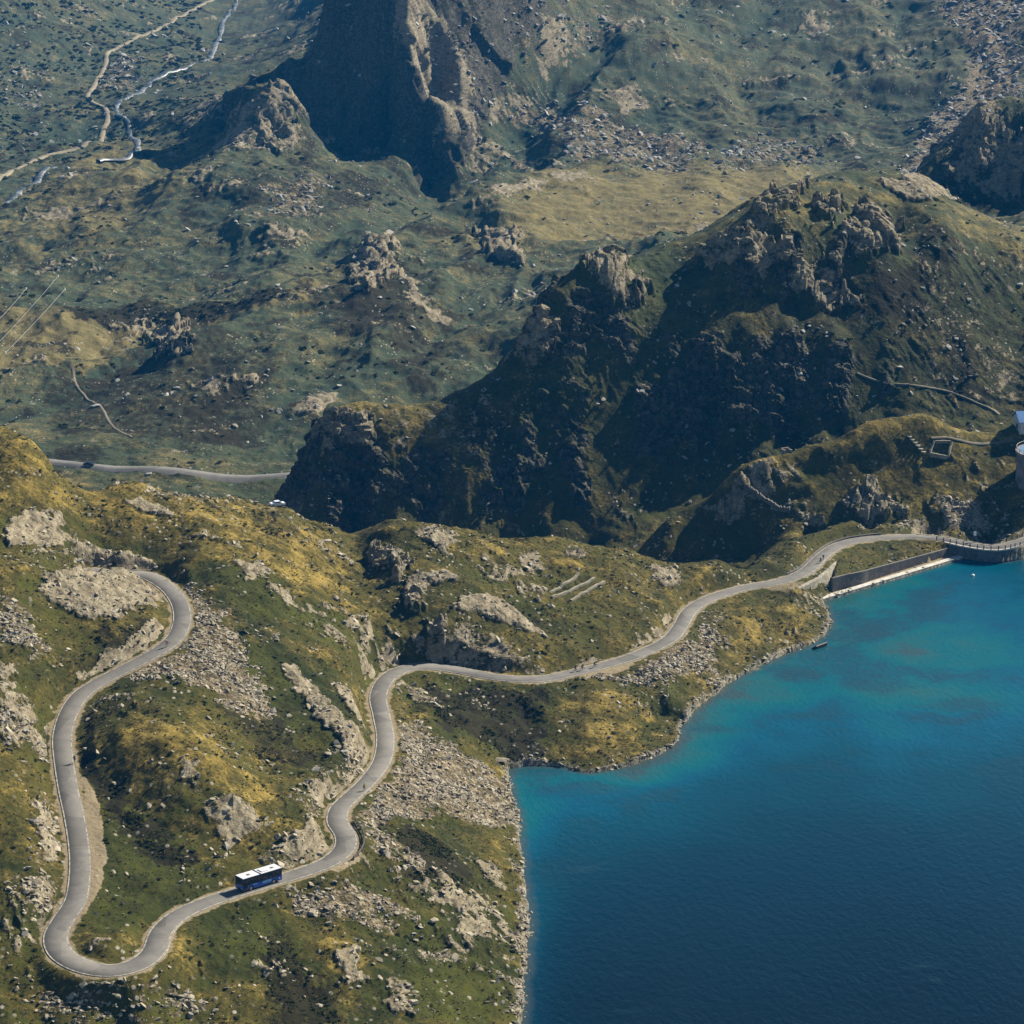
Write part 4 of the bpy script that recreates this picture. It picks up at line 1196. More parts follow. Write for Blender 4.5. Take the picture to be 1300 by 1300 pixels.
clump2 = sstep(0.0, 0.5, fbm2(X, Y, 60.0, 4, 103)) * sstep(0.0, 0.4, fbm2(X, Y, 9.0, 3, 104))
o = scatter('scree_stones', ROCKS, np.clip(MASK['scree'], 0, 1) ** 1.5 * (0.12 + sstep(-.15, .4, fbm2(X, Y, 9.0, 4, 121))) * near * off_road, 24000, logn(0.09, 0.85, 4.5), M['rock'], sink=0.55)
tag(o, 'loose pale stones of the scree slopes around the road')
cutm = (MASK['rock'] > 0.25) * near * off_road
o = scatter('outcrop_rubble', ROCKS, cutm.astype(np.float32) + 0.0, 4000, logn(0.15, 1.0, 3.4), M['rock'])
tag(o, 'broken pale rubble lying about the rock outcrops')
o = scatter('meadow_stones', ROCKS, (0.03 + clump ** 2) * (1 - .9 * calm) * near * off_road, 7500, logn(0.10, 0.8, 3.6), M['rock'])
tag(o, 'small stones dotted over the near grassy hill')
o = scatter('shore_stones', ROCKS, ((ld > -3.0) & (ld < 0.6) & (Y < 770)).astype(np.float32) * (1 - dam_zone) * (0.06 + shore), 2600, logn(0.10, 0.75, 3.2), M['rock'])
tag(o, 'pale stones along the waterline')
hill = ((Y > 785) & (Y < 1010) & (X > -70)).astype(np.float32) * inview
o = scatter('hill_stones', ROCKS, (0.02 + clump + MASK['scree'] * 4) * hill, 2600, logn(0.2, 1.2, 4.0), M['rock_grey'])
tag(o, 'grey stones strewn over the two hills behind the dam')
vall = ((Y > 900) & (Y < 2300)).astype(np.float32) * (1 - hill) * inview
def far_size(n, y): return (0.25 + 1.6 * rng.random(n) ** 4.2) * (0.35 + y / 1500.0)
o = scatter('valley_stones', ROCKS, (0.006 + clump ** 2 * 0.25 * sstep(-.1, .4, fbm2(X, Y, 90.0, 3, 123)) + clump2 * 1.2 + MASK['scree'] * 2.0 + MASK['rock'] * .3) * vall / (Y / 1000.0) ** 1.2, 15000, far_size, M['rock_grey'])
tag(o, 'pale stones scattered over the far valley slopes')
TUFTM = plant_material('grass_tuft', (0.045, 0.055, 0.012), (0.10, 0.085, 0.018), (0.23, 0.155, 0.035))
grassy = (1 - np.clip(MASK['rock'] + MASK['scree'] + MASK['dirt'], 0, 1)) * off_road
o = scatter('grass_tufts', TUFTS, grassy * near * (ld < -1.0) * (Y < 740) * (0.25 + sstep(-.2, .5, fbm2(X, Y, 8.0, 3, 107))) * inview, 34000, logn(0.15, 0.5, 1.6), TUFTM, squash=(.3, .55), lean=0.1)
tag(o, 'coarse grass tussocks on the near hill')
SHRUBM = plant_material('alpine_shrub', (0.026, 0.034, 0.006), (0.050, 0.056, 0.010), (0.088, 0.080, 0.016))
hm_ = np.clip(heath_shade, 0, 1)
o = scatter('heather_shrubs', BUSHES, grassy * near * (0.08 + sstep(0.25, 0.9, hm_)) * sstep(-.2, .5, fbm2(X, Y, 7.0, 4, 109)) * inview, 9000, logn(0.15, 0.62, 2.4), SHRUBM, sink=0.6, squash=(.45, .9), lean=0.1)
tag(o, 'low dark heather and bilberry bushes on the near hill')
hb = grassy * hill * sstep(-.05, .4, fbm2(X, Y, 16.0, 4, 111)) * sstep(0.35, 0.8, slope + .2)
vs_ = grassy * vall * np.maximum(sstep(0.1, .5, fbm2(X, Y, 48.0, 4, 113) + 0.35 * fbm2(X, Y, 9.0, 3, 114)), 2.5 * sstep(.2, .8, MASK['heath_shade'])) * (1 - .8 * plateau)
left_wood = ((X / Y < -0.115) & (Y > 1640)).astype(np.float32) * sstep(-.35, .3, fbm2(X, Y, 40.0, 4, 117)) * (np.abs(X / Y) < 0.25)
def far_bush(n, y): return (0.4 + 1.2 * rng.random(n) ** 2.4) * (0.3 + y / 1500.0)
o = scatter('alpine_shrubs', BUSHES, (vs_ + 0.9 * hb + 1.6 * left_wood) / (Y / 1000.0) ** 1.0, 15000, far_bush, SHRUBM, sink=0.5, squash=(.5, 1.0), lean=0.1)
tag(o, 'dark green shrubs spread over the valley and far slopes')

# ------------------------------------------------------------------ single boulders
BM = []
for k, (v, f) in enumerate(ROCKS):
    me_ = bpy.data.meshes.new('boulder'); me_.from_pydata([tuple(p) for p in v], [], [tuple(q) for q in f])
    bm = bmesh.new(); bm.from_mesh(me_)
    bmesh.ops.dissolve_limit(bm, angle_limit=0.28, verts=bm.verts, edges=bm.edges)
    bmesh.ops.bevel(bm, geom=list(bm.edges), offset=0.07, segments=1, affect='EDGES')
    bmesh.ops.triangulate(bm, faces=bm.faces)
    bm.to_mesh(me_); bm.free()
    me_.materials.append(M['rock'] if k < 6 else M['rock_grey'])
    BM.append(me_)
def ground(x, y):
    return float(height(x, y))
def boulder(x, y, size, k, rz, label, group=None, z=None, squash=0.75, mat=None):
    o = bpy.data.objects.new('boulder', BM[k % len(BM)])
    C.objects.link(o)
    o.location = (x, y, (ground(x, y) if z is None else z) + size * squash * 0.12)
    o.rotation_euler = (random.uniform(-.25, .25), random.uniform(-.25, .25), rz)
    o.scale = (size * random.uniform(.85, 1.25), size * random.uniform(.75, 1.1), size * squash)
    tag(o, label, 'boulder', group)
    return o
def boulders_in(poly, n, s0, s1, label, group):
    w = [tuple(hit(*p)[:2]) for p in P(poly)]
    w_ = np.array(w); got = 0; guard = 0
    while got < n and guard < 4000:
        guard += 1
        x = random.uniform(w_[:, 0].min(), w_[:, 0].max()); y = random.uniform(w_[:, 1].min(), w_[:, 1].max())
        if polygon_dist(w, np.array([x]), np.array([y]))[0] < 0: continue
        rr_ = min(np.hypot(ROAD[:, 0] - x, ROAD[:, 1] - y))
        if rr_ < 5.0: continue
        s = s0 + (s1 - s0) * random.random() ** 2
        boulder(x, y, s, random.randrange(100), random.uniform(0, 6.3), label, group, squash=random.uniform(.55, .95)); got += 1
for a_ in (
 ('505,925 560,945 645,990 650,1040 560,1020 490,1050 470,1030', 30, .6, 1.2, 'pale angular boulder in the broad scree between road and lake', 'boulders of the broad scree by the lake'),
 ('460,1052 530,1090 570,1125 520,1110', 10, .6, 1.1, 'pale boulder in the rubble below the fenced bend', 'boulders below the fenced bend'),
 ('375,1135 500,1140 530,1170 430,1166', 14, .5, 1.0, 'grey boulder in the dark rubble below the bus', 'boulders below the bus'),
 ('245,750 310,830 340,895 200,858 230,826', 18, .5, 1.0, 'brownish boulder in the scree inside the upper hairpin', 'boulders of the upper hairpin scree'),
 ('300,855 345,870 350,910 300,905', 10, .7, 1.4, 'bright boulder at the lower tip of the hairpin scree', 'boulders at the tip of the hairpin scree'),
 ('0,760 50,810 60,832 0,805', 14, .6, 1.2, 'grey block in the block field at the left edge', 'blocks of the left block field'),
 ('0,900 60,945 60,1000 10,960', 12, .6, 1.1, 'pale stone block on the slope left of the straight road', 'blocks left of the straight road'),
 ('30,1030 75,1040 85,1180 30,1190', 14, .6, 1.2, 'pale boulder on the bank above the lower hairpin', 'boulders above the lower hairpin'),
 ('60,1262 270,1265 280,1292 60,1297', 16, .5, 1.2, 'pale flat block on the slope under the lower hairpin', 'blocks under the lower hairpin'),
 ('800,860 905,795 915,830 870,858', 14, .6, 1.1, 'light boulder in the scree beside the cyclists bend', 'boulders of the scree by the cyclists'),
 ('390,990 470,925 474,955 440,995', 14, .7, 1.4, 'bright broken block in the cutting above the middle bend', 'blocks in the middle road cutting'),
 ('480,1190 660,1180 660,1295 420,1290', 16, .5, 1.1, 'pale stone on the green slope at the lower shore', 'stones on the lower green slope'),
 ('540,735 700,720 830,735 820,800 700,830 560,800', 14, .6, 1.2, 'pale boulder on the grassy ridge above the lake road', 'boulders on the grassy ridge'),
 ('1200,640 1240,636 1255,670 1215,678', 12, .6, 1.3, 'pale boulder in the rockfall behind the dam rail', 'boulders of the rockfall behind the dam'),
 ('1100,350 1290,330 1290,490 1110,490', 18, .8, 1.7, 'pale boulder on the brown flank of the dark hill', 'boulders on the brown hill flank'),
 ('20,480 380,460 380,570 20,560', 24, 1.2, 2.4, 'pale boulder on the dark valley slope above the valley road', 'boulders above the valley road'),
 ('240,310 480,300 560,400 300,380', 14, 1.2, 2.6, 'pale boulder on the middle valley slope', 'boulders on the middle valley slope'),
 ('720,240 960,240 880,280 700,320', 12, 1.2, 2.4, 'pale boulder on the golden plateau meadow', 'boulders on the plateau meadow'),
 ('640,140 780,150 900,200 740,205', 12, 2.0, 4.0, 'grey boulder in the far boulder field below the mountain', 'boulders of the far boulder field')):
    boulders_in(*a_)
W_ = at_z(1033, 821, 0.0)
o = boulder(W_[0], W_[1], 2.7, 2, 0.4, 'large dark boulder standing in the shallows off the point', z=0.2, squash=.62)
o.data = o.data.copy(); o.data.materials.clear(); o.data.materials.append(simple('wet_dark_rock', (0.022, 0.020, 0.019), 0.6, scale=1.5, var=.4))
o.scale = (4.2, 2.7, 3.8)
W_ = at_z(957, 850, 0.0)
o = boulder(W_[0], W_[1], 2.0, 5, 0.1, 'flat grey rock breaking the surface close to shore', z=-0.1, squash=.2)
o.scale = (2.4, 1.4, .45)
W_ = hit(640, 972)
boulder(W_[0] - 1.5, W_[1] + .5, 1.9, 1, 0.3, 'long pale slab at the corner of the bay', squash=.35).scale = (3.4, 1.3, .7)
W_ = hit(334, 1148)
boulder(W_[0], W_[1], .8, 3, 0.6, 'small cream block on the verge just below the bus').scale = (.95, .6, .5)
for (x, y) in ((1240.6, 575.2), (1253, 576.5)):
    W_ = hit(x, y)
    boulder(W_[0], W_[1], 1.2, 4, 0.2, 'pale stone of a pair on the grass right of the stone ruin', 'pair of pale stones by the ruin').scale = (1.5, .9, .45)

# ------------------------------------------------------------------ materials for built things
def stone_wall_mat(name, c0, c1, s=1.6):
    m, nt, bs, out = new_mat(name); q = NT(nt); p = q.pos()
    vc = q.voro(q.mapped(p, (1, 1, 1.7)), s, 'F1', 'Color'); sp = q.n('ShaderNodeSeparateColor'); q.l(vc, sp.inputs[0])
    ed_ = q.voro(q.mapped(p, (1, 1, 1.7)), s, 'DISTANCE_TO_EDGE')
    c = q.mix(sp.outputs[0], c0, c1)
    c = q.mix(q.step(ed_, 0.08, 0.01, 0, 0.8), c, tuple(v * 0.35 for v in c0))
    c = q.mix(q.step(q.noise(p, 0.4, 4), 0.45, 0.7, 0, 0.5), c, tuple(v * 0.55 for v in c0))
    q.l(c, bs.inputs['Base Color']); bs.inputs['Roughness'].default_value = 0.92
    q.l(q.bump(ed_, 0.5, 0.1), bs.inputs['Normal'])
    return m
M['masonry'] = stone_wall_mat('pale_masonry', (0.27, 0.235, 0.17), (0.46, 0.41, 0.31))
M['dark_masonry'] = stone_wall_mat('grey_masonry', (0.12, 0.105, 0.09), (0.21, 0.185, 0.155))
M['dam'] = stone_wall_mat('dam_masonry', (0.10, 0.095, 0.09), (0.17, 0.16, 0.15), 0.9)
M['dry'] = stone_wall_mat('dry_stone', (0.22, 0.19, 0.13), (0.40, 0.355, 0.26), 2.6)
M['concrete'] = simple('pale_concrete', (0.52, 0.49, 0.42), 0.9, var=.18, scale=.8)
M['tower_concrete'] = simple('tower_concrete', (0.20, 0.18, 0.175), 0.9, var=.35, scale=.35)
M['iron'] = simple('dark_iron', (0.035, 0.035, 0.038), 0.55, 0.6)
M['steel'] = simple('bright_wire', (0.42, 0.42, 0.39), 0.4, 0.5)
M['wood'] = simple('weathered_wood', (0.075, 0.058, 0.042), 0.9, var=.3)
M['blue_roof'] = simple('blue_sheet_roof', (0.035, 0.17, 0.42), 0.45, var=.2, scale=1.2)
M['white_wall'] = simple('white_render', (0.52, 0.51, 0.48), 0.85, var=.1, scale=1.0)
M['glass'] = simple('dark_glass', (0.012, 0.015, 0.020), 0.08, spec=.6, var=.2)
M['bus_blue'] = simple('blue_bus_paint', (0.016, 0.085, 0.42), 0.3, var=.06, scale=.7)
M['bus_dark'] = simple('navy_bus_paint', (0.008, 0.014, 0.040), 0.25, var=.1)
M['bus_light'] = simple('light_blue_bus_paint', (0.16, 0.36, 0.58), 0.3, var=.08)
M['bus_white'] = simple('white_bus_roof', (0.62, 0.62, 0.62), 0.4, var=.06)
M['rubber'] = simple('black_rubber', (0.015, 0.015, 0.016), 0.8)
M['rim'] = simple('grey_wheel_rim', (0.35, 0.35, 0.36), 0.4, 0.6)
M['lamp'] = simple('lamp_lens', (0.70, 0.70, 0.66), 0.15)
M['red'] = simple('red_lens', (0.35, 0.012, 0.010), 0.25)
M['car_dark'] = simple('dark_car_paint', (0.018, 0.020, 0.025), 0.2, 0.2)
M['car_white'] = simple('white_car_paint', (0.72, 0.73, 0.75), 0.25)
M['skin'] = simple('skin', (0.42, 0.26, 0.18), 0.6)
M['hair'] = simple('dark_hair', (0.02, 0.015, 0.012), 0.7)
for n_, c_ in (('black', (.012, .012, .014)), ('navy', (.012, .020, .055)), ('red_j', (.33, .02, .02)), ('white_j', (.65, .65, .65)), ('teal_j', (.02, .16, .18)), ('grey', (.11, .11, .12)), ('yellow', (.50, .38, .03))):
    M[n_] = simple(n_.replace('_j', '') + '_cloth', c_, 0.85)
M['white_plastic'] = simple('white_plastic', (0.82, 0.82, 0.80), 0.4)

# ------------------------------------------------------------------ road helper
def road_at(px, py):
    """index of the nearest road sample to a survey pixel lying on the road"""
    w = at_z(px, py, float(np.interp(0, [0], [0])) + 0.0)
    best, bi = 1e9, 0
    for i in range(0, len(ROAD), 2):
        p = ROAD[i]
        d = p[1] * CP - (p[2] - CAM_H) * SP
        sx = 650 + F_PX * p[0] / d; sy = 650 - F_PX * (p[1] * SP + (p[2] - CAM_H) * CP) / d
        e = (sx - px) ** 2 + (sy - py) ** 2
        if e < best: best, bi = e, i
    return bi
def road_frame(i):
    a_, b_ = ROAD[max(0, i - 4)], ROAD[min(len(ROAD) - 1, i + 4)]
    t = Vector(b_ - a_).normalized(); n = Vector((-t.y, t.x, 0)).normalized()
    return Vector(ROAD[i]), t, n
def offset_line(i0, i1, off, dz=0.0, st=1):
    out = []
    for i in range(i0, i1 + 1, st):
        p, t, n = road_frame(i)
        o_ = off(i) if callable(off) else off
        out.append((p.x + n.x * o_, p.y + n.y * o_, p.z + dz))
    return out
def wall_along(name, top, bottom, thick, mat, parent=None, inward=None):
    """masonry wall between a top line and a foot line (matching lists), given thickness"""
    top = [Vector(p) for p in top]; bottom = [Vector(p) for p in bottom]
    mb = MB(); vs, fs = [], []
    m = len(top)
    for i in range(m):
        t = (top[min(i + 1, m - 1)] - top[max(i - 1, 0)]); t.z = 0; t.normalize()
        n = Vector((-t.y, t.x, 0)) * thick
        vs += [bottom[i], top[i], top[i] + n, bottom[i] + n]
    for i in range(m - 1):
        a_ = i * 4; b_ = a_ + 4
        for k in range(4):
            k2 = (k + 1) % 4
            fs.append((a_ + k, b_ + k, b_ + k2, a_ + k2))
    fs.append((0, 1, 2, 3)); fs.append(tuple((m - 1) * 4 + k for k in (3, 2, 1, 0)))
    mb.add(vs, fs)
    return mb.build(name, mat, parent)

# ------------------------------------------------------------------ dam, quay and walls by the lake
LAKE_SIDE = -1 if road_frame(road_at(1231, 691))[2].y > 0 else 1      # side of the road that faces the lake
i_dam = road_at(1203, 685); i_end = len(ROAD) - 2
LS = LAKE_SIDE
root = empty('dam', tuple(ROAD[(i_dam + i_end) // 2]))
tag(root, 'curved dark stone dam carrying the road along the lake end', 'dam')
def localised(o, root):
    o.parent = root
    o.matrix_parent_inverse = Matrix.Translation(-Vector(root.location)) if root.rotation_euler.z == 0 else root.matrix_world.inverted()
    return o
def line_to(z, off): return [(p[0], p[1], z) for p in offset_line(i_dam, i_end, off, 0, 4)]
tp = offset_line(i_dam, i_end, LS * 2.75, 0.02, 4)
face = wall_along('wall', tp, line_to(-3.0, LS * 3.1), -LS * -0.75 if LS > 0 else 0.75, M['dam'])
localised(face, root)
tp2 = offset_line(i_dam, i_end, -LS * 2.85, 0.02, 4)
back = wall_along('wall', tp2, line_to(-9.0, -LS * 4.2), LS * 0.5, M['dam'])
localised(back, root)
cp_ = wall_along('coping', offset_line(i_dam, i_end, LS * 3.02, 0.10, 4), offset_line(i_dam, i_end, LS * 3.02, -0.28, 4), 0.50 if LS < 0 else -0.50, M['concrete'])
localised(cp_, root)

def railing(i0, i1, off, gap, h, lab, base=0.06):
    line = offset_line(i0, i1, off, base, 1)
    rt = empty('railing', line[len(line) // 2])
    tag(rt, lab, 'railing')
    pb = None
    d = 0; last = None
    inv = Matrix.Translation(-Vector(rt.location))
    for p in line:
        p = Vector(p)
        if last is None or (p - last).length >= gap:
            if pb is None:
                pb = MB().box((0, 0, h / 2), (0.24, 0.24, h)).box((0, 0, h + .04), (.3, .3, .1)).build('post', M['iron'], rt)
                po = pb
            else:
                po = pb.copy(); C.objects.link(po); po.parent = rt
            po.location = p - Vector(rt.location)
            last = p
    for k, z in enumerate((h * 0.55, h * 0.96)):
        r_ = MB().tube([(p[0], p[1], p[2] + z) for p in line[::6]], 0.05, 5).build('rail', M['iron'], None)
        r_.parent = rt; r_.matrix_parent_inverse = inv
    return rt
railing(i_dam - 6, i_end, LS * 2.76, 1.75, 1.05, 'dark iron railing on the lake side of the dam road', .12)
railing(i_dam - 16, i_end, -LS * 2.62, 2.4, 1.0, 'dark iron railing on the valley side of the dam road')

# low parapet on the valley side before the dam
ia, ib = road_at(1008, 731), road_at(1128, 681)
pl_ = offset_line(ia, ib, lambda i: -LS * (float(HALF[i]) + .45), 0.55, 4)
pf_ = offset_line(ia, ib, lambda i: -LS * (float(HALF[i]) + .45), -0.8, 4)
w_ = wall_along('stone_wall', pl_, pf_, 0.35 * -LS * -1, M['dark_masonry'])
tag(w_, 'low dark parapet wall along the outer bend before the dam', 'wall')

q0, q1 = at_z(1043, 763.5, 0.0), at_z(1227, 707.5, 0.0)
qv = Vector(q1 - q0); L_ = qv.length; qa = math.atan2(qv.y, qv.x)
mb = MB()
nseg = 14
mb.box((0, 0, -0.65), (L_, 1.9, 2.7))
o = mb.build('quay', M['concrete'], bevel=.04)
o.location = (q0[0] + qv.x / 2 - math.sin(qa) * .7, q0[1] + qv.y / 2 + math.cos(qa) * .7, 0.0); o.rotation_euler.z = qa
tag(o, 'straight pale concrete quay edge running to the dam', 'quay')

# curved dark wall and straight wall holding the embankment
def catl(pts, n=8): return [tuple(p) for p in catmull(np.array(pts, float), n)]
fl = [(wl[k][0], wl[k][1], 0.1) for k in range(len(wl))]
tl = [(wl[k][0], wl[k][1], WALL_Z[k] + .35) for k in range(len(wl))]
o = wall_along('retaining_wall', catl(tl[:4]), catl(fl[:4]), 0.6, M['dark_masonry'])
tag(o, 'dark curved retaining wall beside the stone abutment', 'wall')
o = wall_along('retaining_wall', tl[3:], fl[3:], 0.6, M['dark_masonry'])
for v_ in o.data.vertices: v_.co.y += .03
tag(o, 'long straight grey retaining wall behind the quay', 'wall')

# pale abutment
ab_t = [at_z(1012, 749, 5.7), at_z(1034, 738, 5.6), at_z(1051, 727, 5.4), at_z(1062, 713, 5.2)]
ab_b = [at_z(1016, 756, 3.6), at_z(1038, 760.5, .3), at_z(1055, 753, .2), at_z(1064, 729, 1.0)]
o = wall_along('abutment', ab_t, ab_b, 1.4, M['masonry'])
tag(o, 'pale sunlit stone abutment under the road by the lake corner', 'wall')

# retaining wall at the lower hairpin
ia, ib = sorted((road_at(221, 1167), road_at(184, 1217)))
side_ = 1 if (road_frame((ia + ib) // 2)[2].x > 0) else -1
tp = offset_line(ia, ib, lambda i: side_ * (float(HALF[i]) + .2), 0.05, 4)
m_ = len(tp)
ft = []
for k, i in enumerate(range(ia, ib + 1, 4)):
    p, t, n = road_frame(i)
    bulge = math.sin(math.pi * k / max(1, m_ - 1))
    off = side_ * (float(HALF[i]) + .2 + 1.1 * bulge)
    ft.append((p.x + n.x * off, p.y + n.y * off, p.z - 0.6 - 5.0 * bulge))
o = wall_along('retaining_wall', tp, ft[:m_], -side_ * .3, M['masonry'])
tag(o, 'pale curved retaining wall under the lower hairpin', 'wall')

# timber guard rail at the tight bend
ia, ib = sorted((road_at(427, 1042), road_at(428, 1090)))
side_ = 1 if road_frame((ia + ib) // 2)[2].x > 0 else -1
ln = offset_line(ia, ib, lambda i: side_ * (float(HALF[i]) + 1.5), 0, 1)
ln = [(p[0], p[1], max(p[2] - .1, ground(p[0], p[1]))) for p in ln]
rt = empty('guard_rail', ln[len(ln) // 2]); tag(rt, 'weathered timber guard rail round the tight bend', 'guard rail')
pb = None; last = None
for p in ln:
    p = Vector(p)
    if last is None or (p - last).length > 2.0:
        if pb is None: pb = MB().box((0, 0, .35), (.2, .2, 1.1)).build('post', M['wood'], rt); po = pb
        else: po = pb.copy(); C.objects.link(po); po.parent = rt
        po.location = p - Vector(rt.location); last = p
for z in (.45, .8):
    r_ = MB().tube([(p[0], p[1], p[2] + z) for p in ln[::4]], 0.11, 6).build('rail', M['wood'], None)
    r_.parent = rt; r_.matrix_parent_inverse = Matrix.Translation(-Vector(rt.location))

# ------------------------------------------------------------------ low stone walls and ruins
def drystone(pxs, h, thick, label, cat='wall', name='stone_wall', mat=None, group=None, parent=None):
    W = np.array([hit(*p) for p in pxs])
    Dn = catmull(W, 14) if len(W) > 2 else np.array([W[0] * (1 - t) + W[1] * t for t in np.linspace(0, 1, 16)])
    r = random.Random(int(pxs[0][0]))
    tp = [(p[0], p[1], ground(p[0], p[1]) + h * r.uniform(.75, 1.15)) for p in Dn]
    bt = [(p[0], p[1], ground(p[0], p[1]) - 0.5) for p in Dn]
    o = wall_along(name, tp, bt, thick, mat or M['dry'], parent)
    if parent is None: tag(o, label, cat, group)
    return o
for pxs, lb in (([(692, 752), (736, 730)], 'uppermost of three parallel ruined stone walls on the ridge'),
                ([(702, 761), (756, 736)], 'middle one of three parallel ruined stone walls on the ridge'),
                ([(726, 764), (769, 741)], 'lowest of three parallel ruined stone walls on the ridge')):
    drystone(pxs, .55, .7, lb)
drystone([(948, 621), (958, 628), (972, 640), (986, 649), (1002, 653)], 1.6, .7, 'long dark terrace wall on the hill left of the dam', mat=M['dark_masonry'])
drystone([(920, 633), (935, 634), (945, 628), (948, 621)], 1.2, .6, 'short broken wall at the tip of the terrace', mat=M['dark_masonry'])
rc = [hit(*p) for p in ((1187, 563), (1207, 564), (1202.5, 582.5), (1181, 578.5))]
rt = empty('stone_ruin', tuple(np.mean(rc, 0))); tag(rt, 'roofless rectangular stone ruin on the grass behind the dam', 'ruin')
for k in range(4):
    a_, b_ = rc[k], rc[(k + 1) % 4]
    Dn = [a_ * (1 - t) + b_ * t for t in np.linspace(0, 1, 7)]
    tp = [(p[0], p[1], ground(p[0], p[1]) + .75 + .2 * random.random()) for p in Dn]
    bt = [(p[0], p[1], ground(p[0], p[1]) - .4) for p in Dn]
    o = wall_along('wall', tp, bt, .55, M['dry'])
    o.parent = rt; o.matrix_parent_inverse = Matrix.Translation(-Vector(rt.location))
p0, p1 = hit(1155, 556), hit(1172.5, 575.5)
rt = empty('stone_steps', tuple(p0)); tag(rt, 'flight of pale stone slabs stepping down left of the ruin', 'steps')
an = math.atan2(p1[1] - p0[1], p1[0] - p0[0])
for t in np.linspace(0, 1, 6):
    p = p0 * (1 - t) + p1 * t
    z = ground(p[0], p[1])
    o = MB().box((0, 0, .1), (1.15, 1.3, .5)).build('step', M['masonry'], rt, bevel=.05)
    o.location = Vector((p[0], p[1], z)) - Vector(p0); o.rotation_euler.z = an + random.uniform(-.1, .1)
p = hit(999, 575)
rt = empty('stone_hut', tuple(p), .5); tag(rt, 'tiny roofless stone hut on the crest left of the dam', 'hut')
MB().box((0, 1.1, .6), (2.8, .4, 1.6)).box((-1.2, 0, .5), (.4, 1.8, 1.4)).box((1.2, 0, .4), (.4, 1.8, 1.2)).build('wall', M['dry'], rt)
p = hit(1145.5, 549)
o = MB().tube([(0, 0, -.4), (0.05, 0, 2.8)], .11, 7, r2=.08).box((0.05, 0, 2.85), (.3, .3, .1)).build('wooden_post', M['wood'])
o.location = tuple(p); tag(o, 'lone wooden post on the crest above the stone steps', 'post')

# ------------------------------------------------------------------ house and tower at the right edge
p = hit(1291, 551)
rt = empty('house', (p[0] + 5.2, p[1] + 3.6, p[2] - .2), math.radians(8)); tag(rt, 'white house with a bright blue roof at the right edge', 'house')
wl_ = MB(); Wd, Dp, Ht = 10.0, 7.0, 4.2
wl_.box((0, 0, Ht / 2 - .5), (Wd, Dp, Ht + 1))
wl_.add([(-Wd / 2, -Dp / 2, Ht), (-Wd / 2, Dp / 2, Ht), (-Wd / 2, 0, Ht + 2.2), (Wd / 2, -Dp / 2, Ht), (Wd / 2, Dp / 2, Ht), (Wd / 2, 0, Ht + 2.2)], [(0, 1, 2), (3, 5, 4), (0, 2, 5, 3), (1, 4, 5, 2)])
wl_.build('wall', M['white_wall'], rt)
rf = MB()
for s in (-1, 1):
    a_ = [(-Wd / 2 - .5, s * (Dp / 2 + .6), Ht - .28), (Wd / 2 + .5, s * (Dp / 2 + .6), Ht - .28), (Wd / 2 + .5, 0, Ht + 2.32), (-Wd / 2 - .5, 0, Ht + 2.32)]
    rf.add(a_ + [(x, y, z + .16) for x, y, z in a_], [(0, 1, 2, 3), (7, 6, 5, 4), (0, 4, 5, 1), (1, 5, 6, 2), (2, 6, 7, 3), (3, 7, 4, 0)])
ro = rf.build('roof', M['blue_roof'], rt)
MB().box((2.2, .9, Ht + 2.3), (.7, .7, 1.6)).box((2.2, .9, Ht + 3.15), (.9, .9, .14)).build('chimney', M['masonry'], ro)
for x in (-3.0, 0.2, 3.2):
    f_ = MB().box((x, -Dp / 2 - .02, 2.3), (1.3, .12, 1.5)).build('window', M['wood'], rt)
    MB().box((x, -Dp / 2 - .09, 2.3), (1.08, .05, 1.28)).build('pane', M['glass'], f_)
f_ = MB().box((-Wd / 2 - .02, -.8, 2.2), (.12, 1.2, 1.5)).build('window', M['wood'], rt)
MB().box((-Wd / 2 - .09, -.8, 2.2), (.05, 1.0, 1.28)).build('pane', M['glass'], f_)
MB().box((-1.4, -Dp / 2 - .03, 1.05), (1.0, .1, 2.1)).build('door', M['wood'], rt)

zt = 22.4
c_ = at_z(1331, 572, zt)
zb = min(ground(c_[0], c_[1]), 4.0) - 6.0
rt = empty('intake_tower', (c_[0], c_[1], zb)); tag(rt, 'tall round concrete tower with a railed blue top at the right edge', 'tower')
R_ = 9.2
h_ = zt - zb
MB().lathe((0, 0, 0), [(R_ + .2, 0), (R_, h_ - 1.2), (R_ - .02, h_ - 1.2)], 56).build('shaft', M['tower_concrete'], rt, smooth=False)
MB().lathe((0, 0, 0), [(R_ + .15, h_ - 1.2), (R_ + .5, h_ - .9), (R_ + .5, h_), (R_ - .4, h_ + .02)], 56).build('rim', M['tower_concrete'], rt)
MB().lathe((0, 0, 0), [(R_ - .45, h_ - .6), (R_ - .5, h_ + .08), (R_ * .5, h_ + .5)], 56).build('roof', simple('pale_blue_roof', (0.13, 0.24, 0.36), .5, var=.15), rt)
rl = empty('railing', (0, 0, h_)); rl.parent = rt
ps = MB().box((0, 0, .5), (.12, .12, 1.0)).build('post', M['iron'], rl)
for k in range(24):
    o = ps if k == 0 else ps.copy()
    if k: C.objects.link(o); o.parent = rl
    o.location = ((R_ + .2) * math.cos(k * math.pi / 12), (R_ + .2) * math.sin(k * math.pi / 12), 0)
MB().tube([((R_ + .2) * math.cos(k * math.pi / 24), (R_ + .2) * math.sin(k * math.pi / 24), 1.0) for k in range(49)], .06, 5).build('rail', M['steel'], rl)

